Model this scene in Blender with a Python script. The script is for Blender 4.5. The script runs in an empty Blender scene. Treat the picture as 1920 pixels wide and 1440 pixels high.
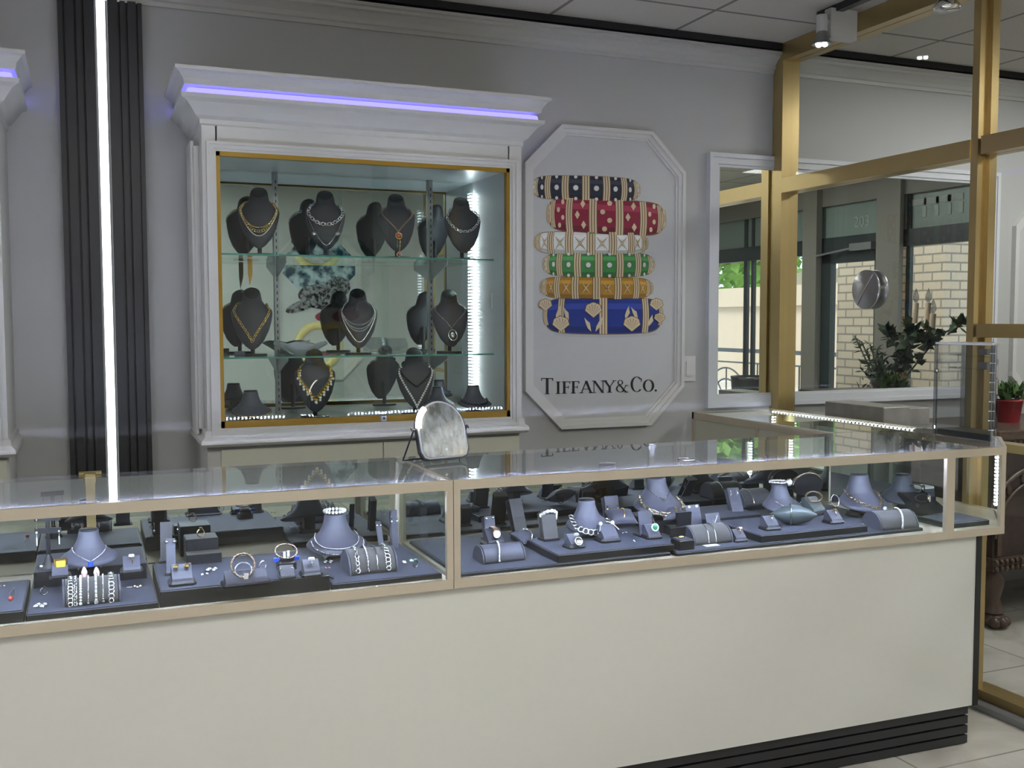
import bpy, bmesh, math, random
from mathutils import Vector, Matrix, Quaternion
random.seed(7)
C = bpy.context.scene.collection
PI = math.pi
sin, cos = math.sin, math.cos
# ---------------------------------------------------------------- camera
F = 1916.8; YAW, PITCH, ROLL = 0.3945, -0.06185, -0.0021; H = 1.42
cy_, sy_, cp_, sp_ = cos(YAW), sin(YAW), cos(PITCH), sin(PITCH)
FW = Vector((sy_*cp_, cy_*cp_, sp_)); RT = Vector((cy_, -sy_, 0)); UP = RT.cross(FW)
RT, UP = RT*cos(ROLL)+UP*sin(ROLL), UP*cos(ROLL)-RT*sin(ROLL)
EYE = Vector((0, 0, H))
def ray(x, y): return FW + RT*((x-960)/F) + UP*((720-y)/F)
def on(ax, val, x, y):
    d = ray(x, y); return EYE + d*((val-EYE[ax])/d[ax])
def at(x, y, z): return on(2, z, x, y)
cam = bpy.data.cameras.new('camera'); co = bpy.data.objects.new('camera', cam); C.objects.link(co)
cam.sensor_width = 36; cam.lens = F/1920*36; cam.clip_start = .02; cam.clip_end = 200
co.matrix_world = Matrix(((RT.x, UP.x, -FW.x, 0), (RT.y, UP.y, -FW.y, 0), (RT.z, UP.z, -FW.z, H), (0, 0, 0, 1)))
bpy.context.scene.camera = co

# ---------------------------------------------------------------- materials
def newmat(name):
    m = bpy.data.materials.new(name); m.use_nodes = True
    nt = m.node_tree; nt.nodes.clear()
    out = nt.nodes.new('ShaderNodeOutputMaterial')
    return m, nt, out
def pm(name, col, rough=.5, metal=0., spec=.5, noise=0., nscale=40, bump=0., bscale=200, coat=0., sheen=0.):
    m, nt, out = newmat(name); N = nt.nodes; L = nt.links
    b = N.new('ShaderNodeBsdfPrincipled'); L.new(b.outputs[0], out.inputs[0])
    b.inputs['Base Color'].default_value = (*col, 1); b.inputs['Roughness'].default_value = rough
    b.inputs['Metallic'].default_value = metal; b.inputs['Specular IOR Level'].default_value = spec
    b.inputs['Coat Weight'].default_value = coat; b.inputs['Sheen Weight'].default_value = sheen
    tc = N.new('ShaderNodeTexCoord')
    n = N.new('ShaderNodeTexNoise'); n.inputs['Scale'].default_value = nscale; n.inputs['Detail'].default_value = 3
    L.new(tc.outputs['Object'], n.inputs['Vector'])
    r = N.new('ShaderNodeMixRGB'); r.inputs[0].default_value = .5
    a = max(noise, .02)
    r.inputs[1].default_value = (*[c*(1-a) for c in col], 1); r.inputs[2].default_value = (*[min(1, c*(1+a)) for c in col], 1)
    L.new(n.outputs['Fac'], r.inputs[0]); L.new(r.outputs[0], b.inputs['Base Color'])
    if bump:
        n2 = N.new('ShaderNodeTexNoise'); n2.inputs['Scale'].default_value = bscale
        L.new(tc.outputs['Object'], n2.inputs['Vector'])
        bp = N.new('ShaderNodeBump'); bp.inputs['Strength'].default_value = bump; bp.inputs['Distance'].default_value = .002
        L.new(n2.outputs['Fac'], bp.inputs['Height']); L.new(bp.outputs[0], b.inputs['Normal'])
    return m
def em(name, col, s):
    m, nt, out = newmat(name); e = nt.nodes.new('ShaderNodeEmission')
    e.inputs[0].default_value = (*col, 1); e.inputs[1].default_value = s
    nt.links.new(e.outputs[0], out.inputs[0]); return m
def dots(name, col, s, axis, pitch, duty=.45):
    m, nt, out = newmat(name); N = nt.nodes; L = nt.links
    g = N.new('ShaderNodeNewGeometry'); sx = N.new('ShaderNodeSeparateXYZ'); L.new(g.outputs['Position'], sx.inputs[0])
    d = N.new('ShaderNodeMath'); d.operation = 'DIVIDE'; d.inputs[1].default_value = pitch; L.new(sx.outputs[axis], d.inputs[0])
    f = N.new('ShaderNodeMath'); f.operation = 'FRACT'; L.new(d.outputs[0], f.inputs[0])
    c = N.new('ShaderNodeMath'); c.operation = 'LESS_THAN'; c.inputs[1].default_value = duty; L.new(f.outputs[0], c.inputs[0])
    e = N.new('ShaderNodeEmission'); e.inputs[0].default_value = (*col, 1)
    mu = N.new('ShaderNodeMath'); mu.operation = 'MULTIPLY'; mu.inputs[1].default_value = s; L.new(c.outputs[0], mu.inputs[0]); L.new(mu.outputs[0], e.inputs[1])
    dd = N.new('ShaderNodeBsdfDiffuse'); dd.inputs[0].default_value = (.6, .6, .62, 1)
    ad = N.new('ShaderNodeAddShader'); L.new(e.outputs[0], ad.inputs[0]); L.new(dd.outputs[0], ad.inputs[1]); L.new(ad.outputs[0], out.inputs[0])
    return m
def glass(name, tint=(.95, .98, .965), ior=1.6, edge=None):
    m, nt, out = newmat(name); N = nt.nodes; L = nt.links
    t = N.new('ShaderNodeBsdfTransparent'); t.inputs[0].default_value = (*tint, 1)
    gl = N.new('ShaderNodeBsdfGlossy'); gl.inputs['Roughness'].default_value = 0.0; gl.inputs[0].default_value = (1, 1, 1, 1)
    fr = N.new('ShaderNodeFresnel'); fr.inputs[0].default_value = ior
    g = N.new('ShaderNodeNewGeometry'); inv = N.new('ShaderNodeMath'); inv.operation = 'SUBTRACT'; inv.inputs[0].default_value = 1
    L.new(g.outputs['Backfacing'], inv.inputs[1])
    mu = N.new('ShaderNodeMath'); mu.operation = 'MULTIPLY'; L.new(fr.outputs[0], mu.inputs[0]); L.new(inv.outputs[0], mu.inputs[1])
    mx = N.new('ShaderNodeMixShader'); L.new(mu.outputs[0], mx.inputs[0]); L.new(t.outputs[0], mx.inputs[1]); L.new(gl.outputs[0], mx.inputs[2])
    L.new(mx.outputs[0], out.inputs[0]); return m
def sheenglass(name):  # pale lavender diffuse share imitates bright reflections on the counter top
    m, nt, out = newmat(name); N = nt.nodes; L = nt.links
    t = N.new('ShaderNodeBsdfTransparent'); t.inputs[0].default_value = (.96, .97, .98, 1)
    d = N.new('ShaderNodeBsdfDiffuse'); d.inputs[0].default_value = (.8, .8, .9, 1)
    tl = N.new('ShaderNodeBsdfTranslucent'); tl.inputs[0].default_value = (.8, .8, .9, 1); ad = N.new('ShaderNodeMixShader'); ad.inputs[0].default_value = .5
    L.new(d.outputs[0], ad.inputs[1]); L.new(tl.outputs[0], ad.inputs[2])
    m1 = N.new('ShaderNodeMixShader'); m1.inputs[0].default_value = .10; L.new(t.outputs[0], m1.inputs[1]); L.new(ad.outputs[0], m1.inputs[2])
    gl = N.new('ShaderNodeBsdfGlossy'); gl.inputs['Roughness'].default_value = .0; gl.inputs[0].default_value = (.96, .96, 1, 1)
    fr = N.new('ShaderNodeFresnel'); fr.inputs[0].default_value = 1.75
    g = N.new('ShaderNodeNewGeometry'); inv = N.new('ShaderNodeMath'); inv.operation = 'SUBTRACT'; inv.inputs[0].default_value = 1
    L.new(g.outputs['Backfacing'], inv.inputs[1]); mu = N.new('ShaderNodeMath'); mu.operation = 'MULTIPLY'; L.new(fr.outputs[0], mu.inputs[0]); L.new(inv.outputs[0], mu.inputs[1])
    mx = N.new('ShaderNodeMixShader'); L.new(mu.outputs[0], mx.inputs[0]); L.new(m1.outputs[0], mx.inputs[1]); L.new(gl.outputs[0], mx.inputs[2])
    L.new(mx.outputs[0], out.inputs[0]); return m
def spot(name, c1, c2, scale, p0, p1):
    m, nt, out = newmat(name); N = nt.nodes; L = nt.links
    tc = N.new('ShaderNodeTexCoord'); n = N.new('ShaderNodeTexNoise'); n.inputs['Scale'].default_value = scale; n.inputs['Detail'].default_value = 4; L.new(tc.outputs['Object'], n.inputs['Vector'])
    r = N.new('ShaderNodeValToRGB'); r.color_ramp.elements[0].color = (*c1, 1); r.color_ramp.elements[1].color = (*c2, 1); r.color_ramp.elements[0].position = p0; r.color_ramp.elements[1].position = p1
    L.new(n.outputs['Fac'], r.inputs[0]); b = N.new('ShaderNodeBsdfDiffuse'); L.new(r.outputs[0], b.inputs[0]); L.new(b.outputs[0], out.inputs[0]); return m
def mirror(name, col=(.82, .87, .85), rough=0.):
    m, nt, out = newmat(name); g = nt.nodes.new('ShaderNodeBsdfGlossy'); g.inputs[0].default_value = (*col, 1)
    g.inputs['Roughness'].default_value = rough; nt.links.new(g.outputs[0], out.inputs[0]); return m
def brickmat(name, c1, c2, mortar, scale, axes='YZ', bw=.5, rh=.25, ms=.02, rough=.8):
    m, nt, out = newmat(name); N = nt.nodes; L = nt.links
    g = N.new('ShaderNodeNewGeometry'); s = N.new('ShaderNodeSeparateXYZ'); L.new(g.outputs['Position'], s.inputs[0])
    cb = N.new('ShaderNodeCombineXYZ')
    if axes == 'XYZ':
        a = N.new('ShaderNodeMath'); a.operation = 'ADD'; L.new(s.outputs['X'], a.inputs[0]); L.new(s.outputs['Y'], a.inputs[1])
        L.new(a.outputs[0], cb.inputs[0]); L.new(s.outputs['Z'], cb.inputs[1])
    else:
        L.new(s.outputs[axes[0]], cb.inputs[0]); L.new(s.outputs[axes[1]], cb.inputs[1])
    b = N.new('ShaderNodeTexBrick'); L.new(cb.outputs[0], b.inputs['Vector'])
    b.inputs['Color1'].default_value = (*c1, 1); b.inputs['Color2'].default_value = (*c2, 1); b.inputs['Mortar'].default_value = (*mortar, 1)
    b.inputs['Scale'].default_value = scale; b.inputs['Mortar Size'].default_value = ms; b.inputs['Brick Width'].default_value = bw; b.inputs['Row Height'].default_value = rh
    if bw == rh: b.offset = 0
    n = N.new('ShaderNodeTexNoise'); n.inputs['Scale'].default_value = 260; n.inputs['Detail'].default_value = 2; L.new(g.outputs['Position'], n.inputs['Vector'])
    cr = N.new('ShaderNodeValToRGB'); cr.color_ramp.elements[0].position = .3; cr.color_ramp.elements[0].color = (.72, .72, .72, 1); cr.color_ramp.elements[1].position = .45
    L.new(n.outputs['Fac'], cr.inputs[0])
    mx = N.new('ShaderNodeMixRGB'); mx.blend_type = 'MULTIPLY'; mx.inputs[0].default_value = .8; L.new(b.outputs[0], mx.inputs[1]); L.new(cr.outputs[0], mx.inputs[2])
    p = N.new('ShaderNodeBsdfPrincipled'); p.inputs['Roughness'].default_value = rough; L.new(mx.outputs[0], p.inputs['Base Color']); L.new(p.outputs[0], out.inputs[0])
    return m
K = {}
K['wall'] = pm('wall_paint', (.475, .48, .48), .55, noise=.02, nscale=3, bump=.05)
K['white'] = pm('white_lacquer', (.54, .54, .52), .28, noise=.01)
K['crown'] = pm('crown_paint', (.52, .52, .505), .35, noise=.01)
K['pframe'] = pm('poster_frame_paint', (.66, .66, .65), .35)
K['mirframe'] = pm('mirror_frame_paint', (.64, .66, .70), .3)
K['beige'] = pm('beige_laminate', (.60, .60, .50), .35)
K['champ'] = pm('champagne_metal', (.60, .53, .42), .3, .3, noise=.06, nscale=12)
K['gold'] = pm('gold_anodised_aluminium', (.50, .375, .17), .3, .72, noise=.08, nscale=9)
K['goldp'] = pm('gold_painted_frame', (.27, .155, .006), .35, .35)
K['gloss'] = pm('glossy_white_panel', (.66, .66, .62), .09)
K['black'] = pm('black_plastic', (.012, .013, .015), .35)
K['flute'] = pm('charcoal_fluted_panel', (.022, .023, .025), .4)
K['velvet'] = pm('charcoal_leatherette', (.075, .078, .11), .48, bump=.15, bscale=900, noise=.05)
K['bustd'] = pm('dark_leatherette', (.034, .034, .045), .5, bump=.15, bscale=900)
K['greyv'] = pm('grey_velvet', (.075, .072, .075), .7, sheen=.3, bump=.2, bscale=1200)
K['tray'] = pm('slate_tray_pad', (.06, .068, .10), .6, bump=.2, bscale=1500)
K['blk'] = pm('black_leatherette', (.006, .0065, .010), .38, bump=.2, bscale=900)
K['teal'] = pm('dark_pearl_leatherette', (.07, .09, .095), .3)
K['silver'] = pm('silver', (.86, .86, .88), .16, 1.)
K['dsilver'] = pm('darkened_silver', (.45, .45, .46), .25, 1.)
K['goldj'] = pm('yellow_gold', (.90, .66, .25), .18, 1.)
K['pale'] = pm('pale_gold', (.78, .68, .50), .2, 1.)
K['rose'] = pm('rose_gold', (.86, .58, .45), .2, 1.)
K['gem'] = pm('clear_gem', (.9, .93, .97), .05, .0, coat=1.)
K['blue'] = pm('blue_gem', (.03, .09, .55), .08, coat=1.)
K['green'] = pm('green_gem', (.01, .35, .16), .08, coat=1.)
K['red'] = pm('red_gem', (.55, .04, .02), .12, coat=1.)
K['yellow'] = pm('yellow_gem', (.85, .55, .08), .1, coat=1.)
K['pink'] = pm('pink_gem', (.85, .55, .5), .15)
K['pearl'] = pm('pearl', (.85, .83, .78), .18, coat=.5)
K['bead'] = pm('black_bead', (.01, .01, .012), .15)
K['tag'] = pm('white_tag', (.8, .82, .82), .5)
K['brass'] = pm('dull_brass', (.26, .20, .08), .35, .6)
K['bronze'] = pm('bronze_metal', (.42, .33, .26), .25, .9)
K['topg'] = sheenglass('counter_top_glass'); K['gls'] = glass('clear_glass'); K['glsp'] = glass('partition_glass', (.97, .98, .97), 1.45)
K['edge'] = pm('green_glass_edge', (.07, .26, .21), .15, coat=.5)
K['shelf'] = glass('green_edged_glass', (.80, .93, .88), 1.55)
K['acry'] = glass('clear_acrylic', (.90, .91, .92), 1.7)
K['acryp'] = glass('acrylic_post', (.62, .64, .68), 2.6)
K['mir'] = mirror('silvered_mirror'); K['cmir'] = mirror('cabinet_mirror', (.72, .80, .80)); K['bmir'] = mirror('case_door_mirror', (.66, .69, .66))
K['steel'] = pm('brushed_steel', (.42, .42, .43), .28, 1., noise=.1, nscale=300)
K['steeld'] = pm('grey_steel', (.30, .31, .32), .4, .8)
K['led'] = em('white_led', (1, 1, 1), 9.); K['ledb'] = em('violet_led', (.21, .19, 1.), 1.6)
K['pilled'] = em('pilaster_led', (.95, 1, .98), 4.)
K['fill_em'] = em('ceiling_fill_panel', (1, .99, .96), 17.)  # emission of the added fill panels that brighten the room
K['bulb'] = em('lamp_lens', (.9, .97, 1), 14.)
K['dotx'] = dots('led_dots_along_x', (.66, .74, 1.), 170, 'X', .017); K['doty'] = dots('led_dots_along_y', (.85, .92, 1.), 9, 'Y', .022); K['dotz'] = dots('led_dots_upright', (.85, .94, 1.), 22, 'Z', .0135, .5)
K['dotzs'] = dots('led_dots_case_upright', (.72, .80, 1.), 50, 'Z', .012)
K['ceil'] = brickmat('ceiling_tile', (.60, .575, .52), (.58, .555, .50), (.22, .20, .18), 1., 'XY', .61, .61, .009)
K['floor'] = None
def floormat():
    m, nt, out = newmat('polished_marble_tile'); N = nt.nodes; L = nt.links
    g = N.new('ShaderNodeNewGeometry')
    n = N.new('ShaderNodeTexNoise'); n.inputs['Scale'].default_value = 1.6; n.inputs['Detail'].default_value = 6; n.inputs['Distortion'].default_value = 1.5
    L.new(g.outputs['Position'], n.inputs['Vector'])
    r = N.new('ShaderNodeValToRGB'); r.color_ramp.elements[0].color = (.40, .37, .32, 1); r.color_ramp.elements[1].color = (.62, .60, .55, 1); r.color_ramp.elements[0].position = .35; r.color_ramp.elements[1].position = .6
    L.new(n.outputs['Fac'], r.inputs[0])
    b = N.new('ShaderNodeTexBrick'); b.offset = 0; b.inputs['Scale'].default_value = 1; b.inputs['Brick Width'].default_value = .6; b.inputs['Row Height'].default_value = .6; b.inputs['Mortar Size'].default_value = .004
    L.new(g.outputs['Position'], b.inputs['Vector']); L.new(r.outputs[0], b.inputs['Color1']); L.new(r.outputs[0], b.inputs['Color2']); b.inputs['Mortar'].default_value = (.3, .28, .25, 1)
    p = N.new('ShaderNodeBsdfPrincipled'); p.inputs['Roughness'].default_value = .1; L.new(b.outputs[0], p.inputs['Base Color']); L.new(p.outputs[0], out.inputs[0]); return m
K['floor'] = floormat()

# ---------------------------------------------------------------- mesh builder
class M:
    def __init__(s): s.v = []; s.f = []; s.m = []; s.sm = []
    def add(s, vs, fs, mi=0, sm=False):
        k = len(s.v); s.v += [Vector(v) for v in vs]
        for f in fs: s.f.append([i+k for i in f]); s.m.append(mi); s.sm.append(sm)
        return s
    def box(s, a, b, mi=0, ch=0):
        (x0, y0, z0), (x1, y1, z1) = [min(p, q) for p, q in zip(a, b)], [max(p, q) for p, q in zip(a, b)]
        if ch:
            pr = [(x0+ch, y0), (x1-ch, y0), (x1, y0+ch), (x1, y1-ch), (x1-ch, y1), (x0+ch, y1), (x0, y1-ch), (x0, y0+ch)]
            c2 = ch*.7; q = [(min(max(x, x0+c2), x1-c2), min(max(y, y0+c2), y1-c2)) for x, y in pr]
            vs = [(x, y, z0) for x, y in pr]+[(x, y, z1-c2) for x, y in pr]+[(x, y, z1) for x, y in q]
            fs = [list(range(7, -1, -1))]+[[i, (i+1) % 8, (i+1) % 8+8, i+8] for i in range(8)]+[[i+8, (i+1) % 8+8, (i+1) % 8+16, i+16] for i in range(8)]+[list(range(16, 24))]
            return s.add(vs, fs, mi)
        vs = [(x0, y0, z0), (x1, y0, z0), (x1, y1, z0), (x0, y1, z0), (x0, y0, z1), (x1, y0, z1), (x1, y1, z1), (x0, y1, z1)]
        return s.add(vs, [[0, 3, 2, 1], [4, 5, 6, 7], [0, 1, 5, 4], [1, 2, 6, 5], [2, 3, 7, 6], [3, 0, 4, 7]], mi)
    def bar(s, p, q, w, h, mi=0, up=(0, 0, 1)):     # beam from p to q, width w across, height h along up, centred
        p, q = Vector(p), Vector(q); d = (q-p).normalized(); u = Vector(up); u = (u-d*u.dot(d)).normalized(); r = d.cross(u)
        vs = []
        for e in (p, q):
            for a, b in ((-1, -1), (1, -1), (1, 1), (-1, 1)): vs.append(e+r*(a*w/2)+u*(b*h/2))
        return s.add(vs, [[0, 1, 2, 3], [7, 6, 5, 4], [0, 4, 5, 1], [1, 5, 6, 2], [2, 6, 7, 3], [3, 7, 4, 0]], mi)
    def prism(s, poly, z0, z1, mi=0, sm=False):   # poly in xy
        n = len(poly); vs = [(x, y, z0) for x, y in poly]+[(x, y, z1) for x, y in poly]
        s.add(vs, [list(range(n-1, -1, -1)), list(range(n, 2*n))], mi)
        return s.add(vs, [[i, (i+1) % n, (i+1) % n+n, i+n] for i in range(n)], mi, sm)
    def prismY(s, poly, y0, y1, mi=0, sm=False):  # poly in xz, extruded along y (y0 front)
        n = len(poly); vs = [(x, y0, z) for x, z in poly]+[(x, y1, z) for x, z in poly]
        s.add(vs, [list(range(n)), list(range(2*n-1, n-1, -1))], mi)
        return s.add(vs, [[i, i+n, (i+1) % n+n, (i+1) % n] for i in range(n)], mi, sm)
    def prismX(s, poly, x0, x1, mi=0, sm=False):  # poly in yz
        n = len(poly); vs = [(x0, y, z) for y, z in poly]+[(x1, y, z) for y, z in poly]
        s.add(vs, [list(range(n-1, -1, -1)), list(range(n, 2*n))], mi)
        return s.add(vs, [[i, (i+1) % n, (i+1) % n+n, i+n] for i in range(n)], mi, sm)
    def ringsurf(s, rings, mi=0, sm=True, c0=True, c1=True, close=True):
        n = len(rings[0]); vs = [p for r in rings for p in r]; fs = []
        for j in range(len(rings)-1):
            for i in range(n if close else n-1):
                fs.append([j*n+i, j*n+(i+1) % n, (j+1)*n+(i+1) % n, (j+1)*n+i])
        s.add(vs, fs, mi, sm)
        if c0: s.add(rings[0], [list(range(n-1, -1, -1))], mi)
        if c1: s.add(rings[-1], [list(range(n))], mi)
        return s
    def lathe(s, prof, c=(0, 0, 0), n=20, mi=0, sm=True, ax=2):
        rings = []
        for r, z in prof:
            R = []
            for i in range(n):
                a = 2*PI*i/n; p = [r*cos(a), r*sin(a), z]
                if ax == 0: p = [z, r*cos(a), r*sin(a)]
                if ax == 1: p = [r*sin(a), z, r*cos(a)]
                R.append((p[0]+c[0], p[1]+c[1], p[2]+c[2]))
            rings.append(R)
        return s.ringsurf(rings, mi, sm)
    def cyl(s, p, q, r, r2=None, n=14, mi=0, sm=True):
        return s.tube([p, q], r, n, mi, r2=r2, sm=sm)
    def tube(s, pts, r, n=6, mi=0, closed=False, r2=None, sm=True):
        pts = [Vector(p) for p in pts]; N = len(pts); rings = []; pu = None
        for i, p in enumerate(pts):
            if closed: d = pts[(i+1) % N]-pts[i-1]
            else: d = pts[min(i+1, N-1)]-pts[max(i-1, 0)]
            d.normalize()
            if pu is None: pu = d.orthogonal().normalized()
            u = (pu-d*pu.dot(d)); u = u.normalized() if u.length > 1e-6 else d.orthogonal().normalized(); pu = u; w = d.cross(u)
            rr = r if r2 is None else r+(r2-r)*i/(N-1)
            rings.append([p+u*(rr*cos(2*PI*k/n))+w*(rr*sin(2*PI*k/n)) for k in range(n)])
        if closed: rings.append(rings[0]); return s.ringsurf(rings, mi, sm, False, False)
        return s.ringsurf(rings, mi, sm)
    def ball(s, c, r, mi=0, n=8, m=5, sc=(1, 1, 1)):
        c = Vector(c); rings = []
        for j in range(m+1):
            t = PI*(j+.001)/(m+.002); rings.append([c+Vector((r*sin(t)*cos(2*PI*i/n)*sc[0], r*sin(t)*sin(2*PI*i/n)*sc[1], -r*cos(t)*sc[2])) for i in range(n)])
        return s.ringsurf(rings, mi, True, False, False)
    def torus(s, c, R, r, nrm=(0, 0, 1), n=20, k=6, mi=0, sx=1., up=None, arc=None):
        c = Vector(c); w = Vector(nrm).normalized(); u = (Vector(up) if up else w.orthogonal()); u = (u-w*u.dot(w)).normalized(); v = w.cross(u)
        if arc:
            pts = [c+u*(R*cos(a))+v*(R*sx*sin(a)) for a in [arc[0]+(arc[1]-arc[0])*i/n for i in range(n+1)]]
            return s.tube(pts, r, k, mi)
        pts = [c+u*(R*cos(2*PI*i/n))+v*(R*sx*sin(2*PI*i/n)) for i in range(n)]
        return s.tube(pts, r, k, mi, closed=True)
    def xf(s, fn): s.v = [Vector(fn(v)) for v in s.v]; return s
def _obj(name, m, mats, parent=None, off=Vector((0, 0, 0))):
    me = bpy.data.meshes.new(name); me.from_pydata([tuple(v-off) for v in m.v], [], m.f)
    if not isinstance(mats, (list, tuple)): mats = [mats]
    for k in mats: me.materials.append(K[k] if isinstance(k, str) else k)
    me.polygons.foreach_set('material_index', m.m); me.polygons.foreach_set('use_smooth', m.sm)
    me.validate(); me.update()
    bm = bmesh.new(); bm.from_mesh(me); bmesh.ops.recalc_face_normals(bm, faces=bm.faces); bm.to_mesh(me); bm.free()
    o = bpy.data.objects.new(name, me); C.objects.link(o)
    if parent is not None: o.parent = parent
    return o
def tag(o, label, cat, group=None):
    o['label'] = label; o['category'] = cat
    if group: o['group'] = group
    return o
def thing(name, label, cat, loc=(0, 0, 0), rz=0, group=None):
    o = bpy.data.objects.new(name, None); C.objects.link(o); o.location = Vector(loc); o.rotation_euler = (0, 0, rz); o.empty_display_size = .05
    return tag(o, label, cat, group)
def part(name, m, mats, parent, label=None, world=True):
    off = Vector((0, 0, 0))
    if world:
        p = parent
        while p is not None: off += p.location; p = p.parent
    o = _obj(name, m, mats, parent, off)
    if label: o['label'] = label
    return o
def solo(name, m, mats, label, cat, group=None):
    xs = [v.x for v in m.v]; ys = [v.y for v in m.v]; zs = [v.z for v in m.v]
    loc = Vector(((min(xs)+max(xs))/2, (min(ys)+max(ys))/2, min(zs)))
    o = _obj(name, m, mats, None, loc); o.location = loc
    return tag(o, label, cat, group)
def struct(name, m, mats, label=None):
    xs = [v.x for v in m.v]; ys = [v.y for v in m.v]; zs = [v.z for v in m.v]
    loc = Vector(((min(xs)+max(xs))/2, (min(ys)+max(ys))/2, min(zs)))
    o = _obj(name, m, mats, None, loc); o.location = loc; o['kind'] = 'structure'; o['category'] = name.split('_')[0]
    o['label'] = label or name.replace('_', ' ')
    return o
# ================================================================ ROOM
WY = 4.05; XS = 6.0; CZ = 2.70; XL = -3.2; YF = -1.8; PX = 3.06
struct('wall_back', M().box((XL-.1, WY, 0), (XS, WY+.1, CZ+.1)), 'wall', 'pale grey painted wall behind the display cabinets and posters')
struct('wall_left', M().box((XL-.1, YF, 0), (XL, WY, CZ+.1)), 'wall', 'pale grey side wall at the left of the shop')
struct('wall_front', M().box((XL-.1, YF-.1, 0), (XS+.1, YF, CZ+.1)), 'wall', 'pale grey wall facing the back wall, seen in the mirrors')
struct('floor', M().box((XL-.1, YF-.1, -.1), (XS+.05, WY+.1, 0)), 'floor', 'polished pale marble tile floor')
struct('ceiling', M().box((XL-.1, YF-.1, CZ), (XS+.1, WY+.1, CZ+.1)), 'ceil', 'speckled suspended ceiling tiles')
cp = [(WY, 2.575), (WY-.012, 2.575), (WY-.014, 2.59), (WY-.022, 2.595), (WY-.03, 2.612), (WY-.05, 2.632), (WY-.062, 2.637), (WY-.064, 2.648), (WY-.078, 2.650), (WY-.078, 2.662), (WY, 2.662)]
struct('trim_1', M().prismX(cp, XL, 3.02).prismX(cp, 3.10, XS), 'crown', 'white crown moulding along the top of the back wall')
struct('trim_shade', M().box((XL, WY-.085, 2.67), (XS, WY, CZ-.001)), 'black', 'black strip painting the shade in the gap between crown moulding and ceiling')  # solid black strip stands in for shade above the crown
struct('baseboard_back', M().box((3.1, WY-.015, 0), (XS, WY, .1)), 'crown', 'white baseboard beyond the glass partition')

# storefront wall at x = XS, seen in the wall mirror
K['frame_dark'] = pm('dark_green_window_frame', (.018, .03, .033), .4)
K['taupe'] = pm('taupe_painted_column', (.20, .19, .165), .5)
K['band'] = pm('frosted_teal_transom_film', (.20, .26, .24), .35)
K['bandletter'] = pm('faded_sign_lettering', (.33, .38, .35), .5)
def vy(px, py=500): p = on(0, XS, px, py); return 2*WY-p.y        # what the mirror shows at a pixel, back in the room
def vz(px, py): return on(0, XS, px, py).z
ya, yb = YF, WY
zt0, zt1 = vz(1390, 490), vz(1390, 468)                            # transom bar
ztop = vz(1390, 412)
YE = vy(1860)+.3
m = M().box((XS, ya, ztop), (XS+.12, yb, CZ+.1)).box((XS, YE, 0), (XS+.12, yb, ztop))
struct('wall_right', m, 'taupe', 'taupe bulkhead above the storefront windows')
m = M().box((XS+.02, ya, zt0), (XS+.09, YE, zt1+.02)).box((XS+.02, ya, 0), (XS+.09, YE, .08))
for px, w in ((1350-40, .07), (1391, .07), (1404, .05), (1694, .06), (1841, .06)): y = vy(px); m.box((XS+.03, y-w*.35, 0), (XS+.065, y+w*.35, ztop))
struct('window_1', m, 'frame_dark', 'dark storefront window frame with transom bar')
m = M()
dy0, dy1 = vy(1535), vy(1645)
struct('window_2', M().box((XS+.05, ya, .08), (XS+.056, YE, zt0)), 'glsp', 'clear storefront window glass')
m.box((XS+.01, dy0, .08), (XS+.07, dy0+.13, zt0)).box((XS+.01, dy1-.06, .08), (XS+.07, dy1, zt0)).box((XS+.01, dy0, zt0-.09), (XS+.07, dy1, zt0)).box((XS+.01, dy0, .05), (XS+.07, dy1, .3))
dr = struct('door_1', m, 'frame_dark', 'dark framed glass shop door with a closer arm')
part('door_closer', M().box((XS-.05, dy1-.3, zt0-.0), (XS+.01, dy1-.04, zt0+.06)).bar((XS-.04, dy1-.3, zt0+.02), (XS-.06, dy1-.7, zt0-.02), .02, .015), 'steeld', dr)
struct('window_3', M().box((XS+.045, ya, zt1+.02), (XS+.06, YE, ztop)), 'band', 'frosted band of transom glass above the shop door')
m = M().box((XS-.04, vy(1690), 0), (XS+.0, vy(1646), CZ)).box((XS-.06, vy(1538), 0), (XS, vy(1512), CZ))
struct('trim_3', m, 'taupe', 'taupe columns beside the shop door')
# lettering on the transom film: reads from outside
def text(txt, size, name='x'):
    c = bpy.data.curves.new('t', 'FONT'); c.body = txt; c.size = size; c.extrude = .0015; c.resolution_u = 3
    o = bpy.data.objects.new('t', c); C.objects.link(o); dg = bpy.context.evaluated_depsgraph_get(); dg.update()
    me = bpy.data.meshes.new_from_object(o.evaluated_get(dg)); bpy.data.objects.remove(o); mm = M()
    mm.add([v.co for v in me.vertices], [list(p.vertices) for p in me.polygons]); return mm
def onband(txt, size, y, z, mat, name, label):
    t = text(txt, size).xf(lambda v: (XS+.042-v.z, y+v.x, z+v.y)); return solo(name, t, mat, label, 'lettering')
onband('203', .13, vy(1590), (zt1+ztop)/2-.06, 'bandletter', 'street_number', 'pale number 203 on the frosted glass over the shop door')
hb = M()
for i, (px, w) in enumerate(((1722, .05), (1745, .05), (1768, .05), (1790, .05))):
    y = vy(px); hb.box((XS+.040, y-.03, zt1+.1), (XS+.044, y+.01, ztop-.11))
    hb.box((XS+.0402, y-.14, (zt1+.1+ztop)/2), (XS+.0438, y+.01, (zt1+.1+ztop)/2+.05))
solo('sign_lettering', hb, 'bandletter', 'faded block lettering on the transom glass right of the shop door', 'lettering')
t = text('O', .34).xf(lambda v: (XS+.046-v.z, vy(1433)+v.x*.6, vz(1425, 572)+v.y)); solo('window_letter', t, 'frame_dark', 'thin outlined letter O on the storefront window, left of the gold post', 'lettering')

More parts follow.
